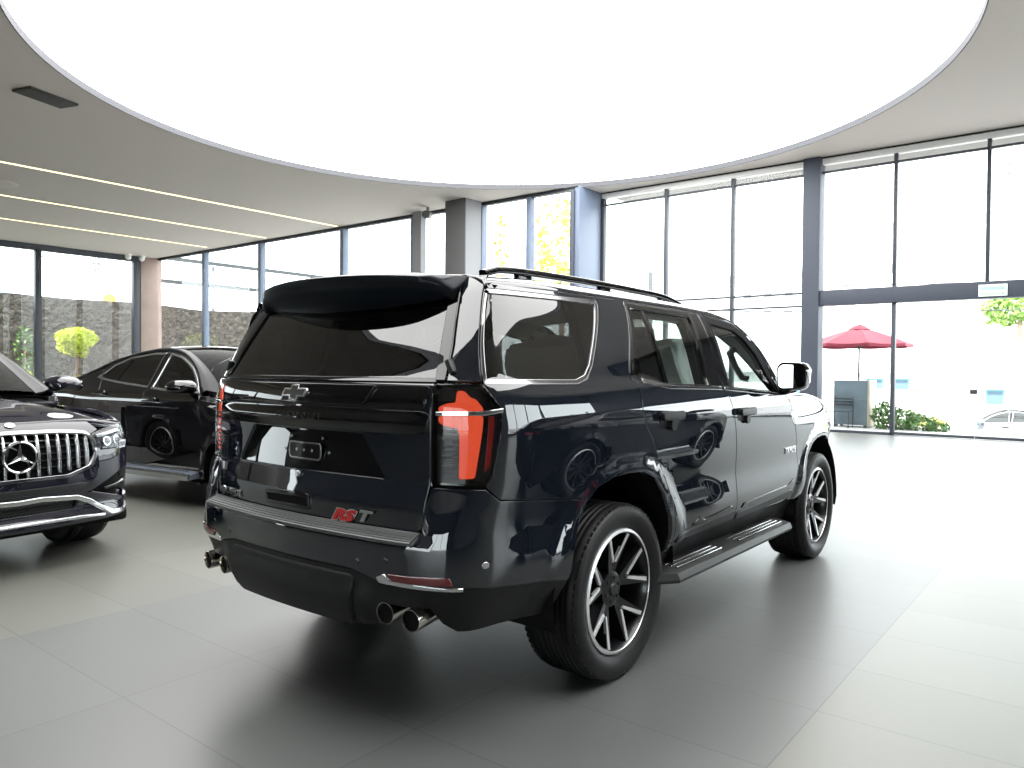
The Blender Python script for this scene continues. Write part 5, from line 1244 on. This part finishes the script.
    # parasol, cabinet and chair outside the entrance
    t = thing('parasol', 'red octagonal parasol open over the terrace outside the glass door', 'parasol', (20.2, 2.92, -.012)); n = 8; R = 1.42
    b = MB(); top = (0, 0, 2.83); e = [(R * math.cos(PI / 8 + i * 2 * PI / n), R * math.sin(PI / 8 + i * 2 * PI / n)) for i in range(n)]
    for i in range(n):
        p, q = e[i], e[(i + 1) % n]; rows = []
        for j in range(6):
            u = j / 5; zz = lerp(2.83, 2.32, u ** .95) + .03 * math.sin(PI * u); rows.append([(lerp(p[0], q[0], k / 6) * u, lerp(p[1], q[1], k / 6) * u, zz - .03 * math.sin(PI * k / 6) * u) for k in range(7)])
        rows.append([(x, y, z - .08) for x, y, z in rows[-1]]); b.loft(rows, close=False, cap=False)
    b.lathe([(0, 2.90), (.16, 2.84), (.30, 2.74), (0, 2.86)], 16); b.build('canopy', 'parasol_cloth', t, 25, fix=False)
    b = MB(); b.tube([(0, 0, .05), (0, 0, 2.9)], .028, 10); b.build('pole', 'parasol_pole', t)
    for i in range(n): b = MB(); b.tube([(0, 0, 2.78), (e[i][0], e[i][1], 2.30)], .010, 5); b.tube([(0, 0, 2.2), (e[i][0] * .5, e[i][1] * .5, 2.55)], .008, 5); b.build('rib', 'parasol_pole', t)
    b = MB(); b.lathe([(0, 0), (.26, 0), (.26, .05), (.06, .09), (.05, .35), (0, .35)], 20); b.build('base', 'parasol_pole', t)
    t = thing('grey_cabinet', 'bluish grey metal cabinet standing under the red parasol', 'cabinet', (19.3, 2.82, -.012))
    b = MB(); b.box(-.35, .35, -.44, .44, .06, 1.28, 0, .015); b.build('body', 'cabinet_grey', t)
    b = MB(); b.box(-.37, .37, -.50, -.44, .03, 1.30, 0, .01); b.build('side_panel', 'cabinet_edge', t)
    b = MB(); b.box(-.36, -.345, -.04, .04, .66, .72); b.build('latch', 'chair_black', t)
    b = MB(); [b.box(x - .04, x + .04, y - .04, y + .04, 0, .07) for x in (-.28, .28) for y in (-.38, .38)]; b.build('foot', 'chair_black', t)
    t = thing('metal_chair', 'dark slatted metal chair standing before the grey cabinet outside', 'chair', (18.55, 2.94, -.012))
    b = MB(); [b.box(-.22 + .001, .22, y - .03, y + .03, .43, .45) for y in (-.19, -.11, -.03, .05, .13, .20)]; b.build('seat', 'chair_black', t)
    b = MB(); [b.box(.20, .225, -.24, .24, z - .025, z + .025) for z in (.62, .70, .78)]; b.build('backrest', 'chair_black', t)
    for x, y in ((-.21, -.23), (-.21, .23), (.22, -.24), (.22, .24)): b = MB(); b.tube([(x, y, 0), (x, y, .45 if x < 0 else .84)], .014, 6); b.build('leg', 'chair_black', t)
    # hedge and planting by the entrance
    leafy('hedge', 'green clipped shrub sloping down beside the grey cabinet outside', 'plant', (18.9, 1.48, -.012), [((0, .44, .34), (.40, .34, .42), 560), ((0, .10, .26), (.4, .45, .34), 520), ((0, -.4, .18), (.38, .42, .24), 380), ((0, -.8, .10), (.3, .3, .14), 160)], .06, 'leaf_green', 14, [([(0, 0, 0), (0, .2, .3)], .03)])
    leafy('shrub', 'yellowish round shrub across the street at the right edge', 'plant', (33, -1.0, -1.6), [((0, 0, 1.6), (1.0, 1.0, 1.0), 480)], .14, 'leaf_lime', 15, [([(0, 0, 0), (0, 0, 1.2)], .07)])
    leafy('shrub', 'small orange tinted bush across the street left of the parked cars', 'plant', (34, 6.4 - 3.2, -1.6), [((0, 0, .7), (.6, .6, .5), 220)], .12, 'leaf_yellow', 16, [([(0, 0, 0), (0, 0, .5)], .05)])
    for i, (y, lab) in enumerate(((5.0, 'leafy tree top above the parasol'), (1.5, 'leafy green tree top under the lintel, middle of the right row'), (-2.4, 'leafy green tree top under the lintel at the right edge'))):
        if i: leafy('tree', lab, 'tree', (54, y * 1.12, -1.6), [((0, 0, 7.4), (1.8, 2.2, 1.2), 620), ((0, 1.0, 7.0), (1.2, 1.2, .9), 200)], .24, 'leaf_fresh', 30 + i, [([(0, 0, 0), (0, .1, 6.6)], [.22, .12])])
    # buildings over the road
    def building(label, x, y0, y1, h, wins, wall, depth=8, roof=True, z0=-1.6, pm='pane_blue', fm='teal_frame'):
        t = thing('building', label, 'building', (x, (y0 + y1) / 2, z0)); w_ = (y1 - y0) / 2
        b = MB(); b.box(0, depth, -w_, w_, 0, h); b.build('wall', wall, t)
        if roof: b = MB(); b.box(-.5, depth + .3, -w_ - .3, w_ + .3, h, h + .25); b.build('roof', 'roof_grey', t)
        for a, z, ww, hh in wins:
            b = MB(); b.box(-.06, .05, a - ww / 2 - .08, a + ww / 2 + .08, z - hh / 2 - .08, z + hh / 2 + .08); f = b.build('window', fm, t)
            b = MB(); b.box(-.075, -.05, a - ww / 2, a + ww / 2, z - hh / 2, z + hh / 2); b.build('pane', pm, f)
        return t
    building('low cream house across the street with teal framed windows', 41, -4.5, 5.0, 2.6, [(1.45, 1.95, .6, .55), (-3.0, 1.95, .7, .6)], 'plaster_cream')
    building('low white house across the street behind the parasol', 43, 5.9, 17, 3.1, [(-5.1, 2.5, .7, .4), (-3.8, 2.5, .7, .4), (0.2, 2.2, .9, .6)], 'plaster_white')
    building('tall white apartment block with small blue windows, far beyond the doors', 66, 1.5, 14, 15.5, [(a, z, .7, .9) for a in (-5, -3.6, -2.2, -.8) for z in (9.5, 11.3, 13.0)] + [(3.0, 11.8, 1.0, .8), (4.2, 11.8, 1.0, .8)], 'plaster_white', 10, True, -1.6, 'pane_pale', 'plaster_white')
    building('white block seen through the tall windows left of the entrance column', 70, 18, 29, 12.5, [(a, z, .8, 1.0) for a in (-4, -2, 0, 2) for z in (6.5, 8.6, 10.7)], 'plaster_white', 10, True, -1.6, 'pane_pale', 'plaster_white')
    building('pale block standing in for the room mirrored in the first tall window', 30, 14.2, 17.2, 12.2, [(-1.0, 8, .25, 6), (.3, 9.5, 2.0, .3)], 'plaster_white', 6, True, -1.6, 'plaster_white', 'roof_grey')  # added block imitating the interior's reflection in the glass
    t = lattice('tower_crane', 'grey tower crane far off behind the top right window', (80, 5.35, -1.6), 22.5, .5, -9)
    def parked(label, loc, rz, m):
        b = copy_tree(COUPE); b['label'] = label; b.name = 'parked_car'; b.location = loc; b.rotation_euler = (0, 0, rz); swap_paint(b, m); return b
    parked('silver car parked across the street outside the glass doors, behind the clipped shrub', (31, 1.6, -1.6), PI / 2, 'silver_paint')
    parked('white car parked across the street at the right edge of the glass doors', (30, -3.9, -1.6), PI / 2, 'white_paint')
# ------------------------------------------------------------------ light, camera
def build_world():
    w = bpy.data.worlds.new('daylight'); SC.world = w; w.use_nodes = True; nt = w.node_tree; N = nt.nodes; N.clear()
    o = N.new('ShaderNodeOutputWorld'); b = N.new('ShaderNodeBackground'); b.inputs['Color'].default_value = (.93, .965, 1.0, 1); b.inputs['Strength'].default_value = 7.6
    nt.links.new(b.outputs[0], o.inputs[0])
    s = bpy.data.lights.new('sun', 'SUN'); s.energy = 16; s.angle = .01; s.color = (1, .95, .86); so = bpy.data.objects.new('sun', s); COL.objects.link(so)
    d = Vector((.60, .20, -.77)).normalized(); so.rotation_euler = d.to_track_quat('-Z', 'Y').to_euler(); so.location = (0, 0, 30)
def build_camera():
    c = bpy.data.cameras.new('camera'); o = bpy.data.objects.new('camera', c); COL.objects.link(o)
    yaw, pitch, roll, f = .6693, -.0177, .008, 757.96
    c.sensor_fit = 'HORIZONTAL'; c.sensor_width = 36; c.lens = f / 1024 * 36; c.clip_end = 500
    F = Vector((math.cos(yaw) * math.cos(pitch), math.sin(yaw) * math.cos(pitch), math.sin(pitch)))
    R = F.cross(Vector((0, 0, 1))).normalized(); U = R.cross(F)
    R2 = R * math.cos(roll) + U * math.sin(roll); U2 = -R * math.sin(roll) + U * math.cos(roll)
    M = Matrix((R2, U2, -F)).transposed().to_4x4(); M.translation = Vector((-3.1528, -2.805, 1.4665)); o.matrix_world = M
    SC.camera = o
SC.view_settings.view_transform = 'Standard'; SC.view_settings.look = 'None'; SC.view_settings.exposure = .12; SC.view_settings.gamma = 1; SC.view_settings.use_curve_mapping = False
build_room(); build_suv(); build_coupes(); build_outside()
build_world(); build_camera()
SC.cycles.transparent_max_bounces = 24; SC.cycles.max_bounces = 10; SC.cycles.glossy_bounces = 6; SC.cycles.sample_clamp_indirect = 6
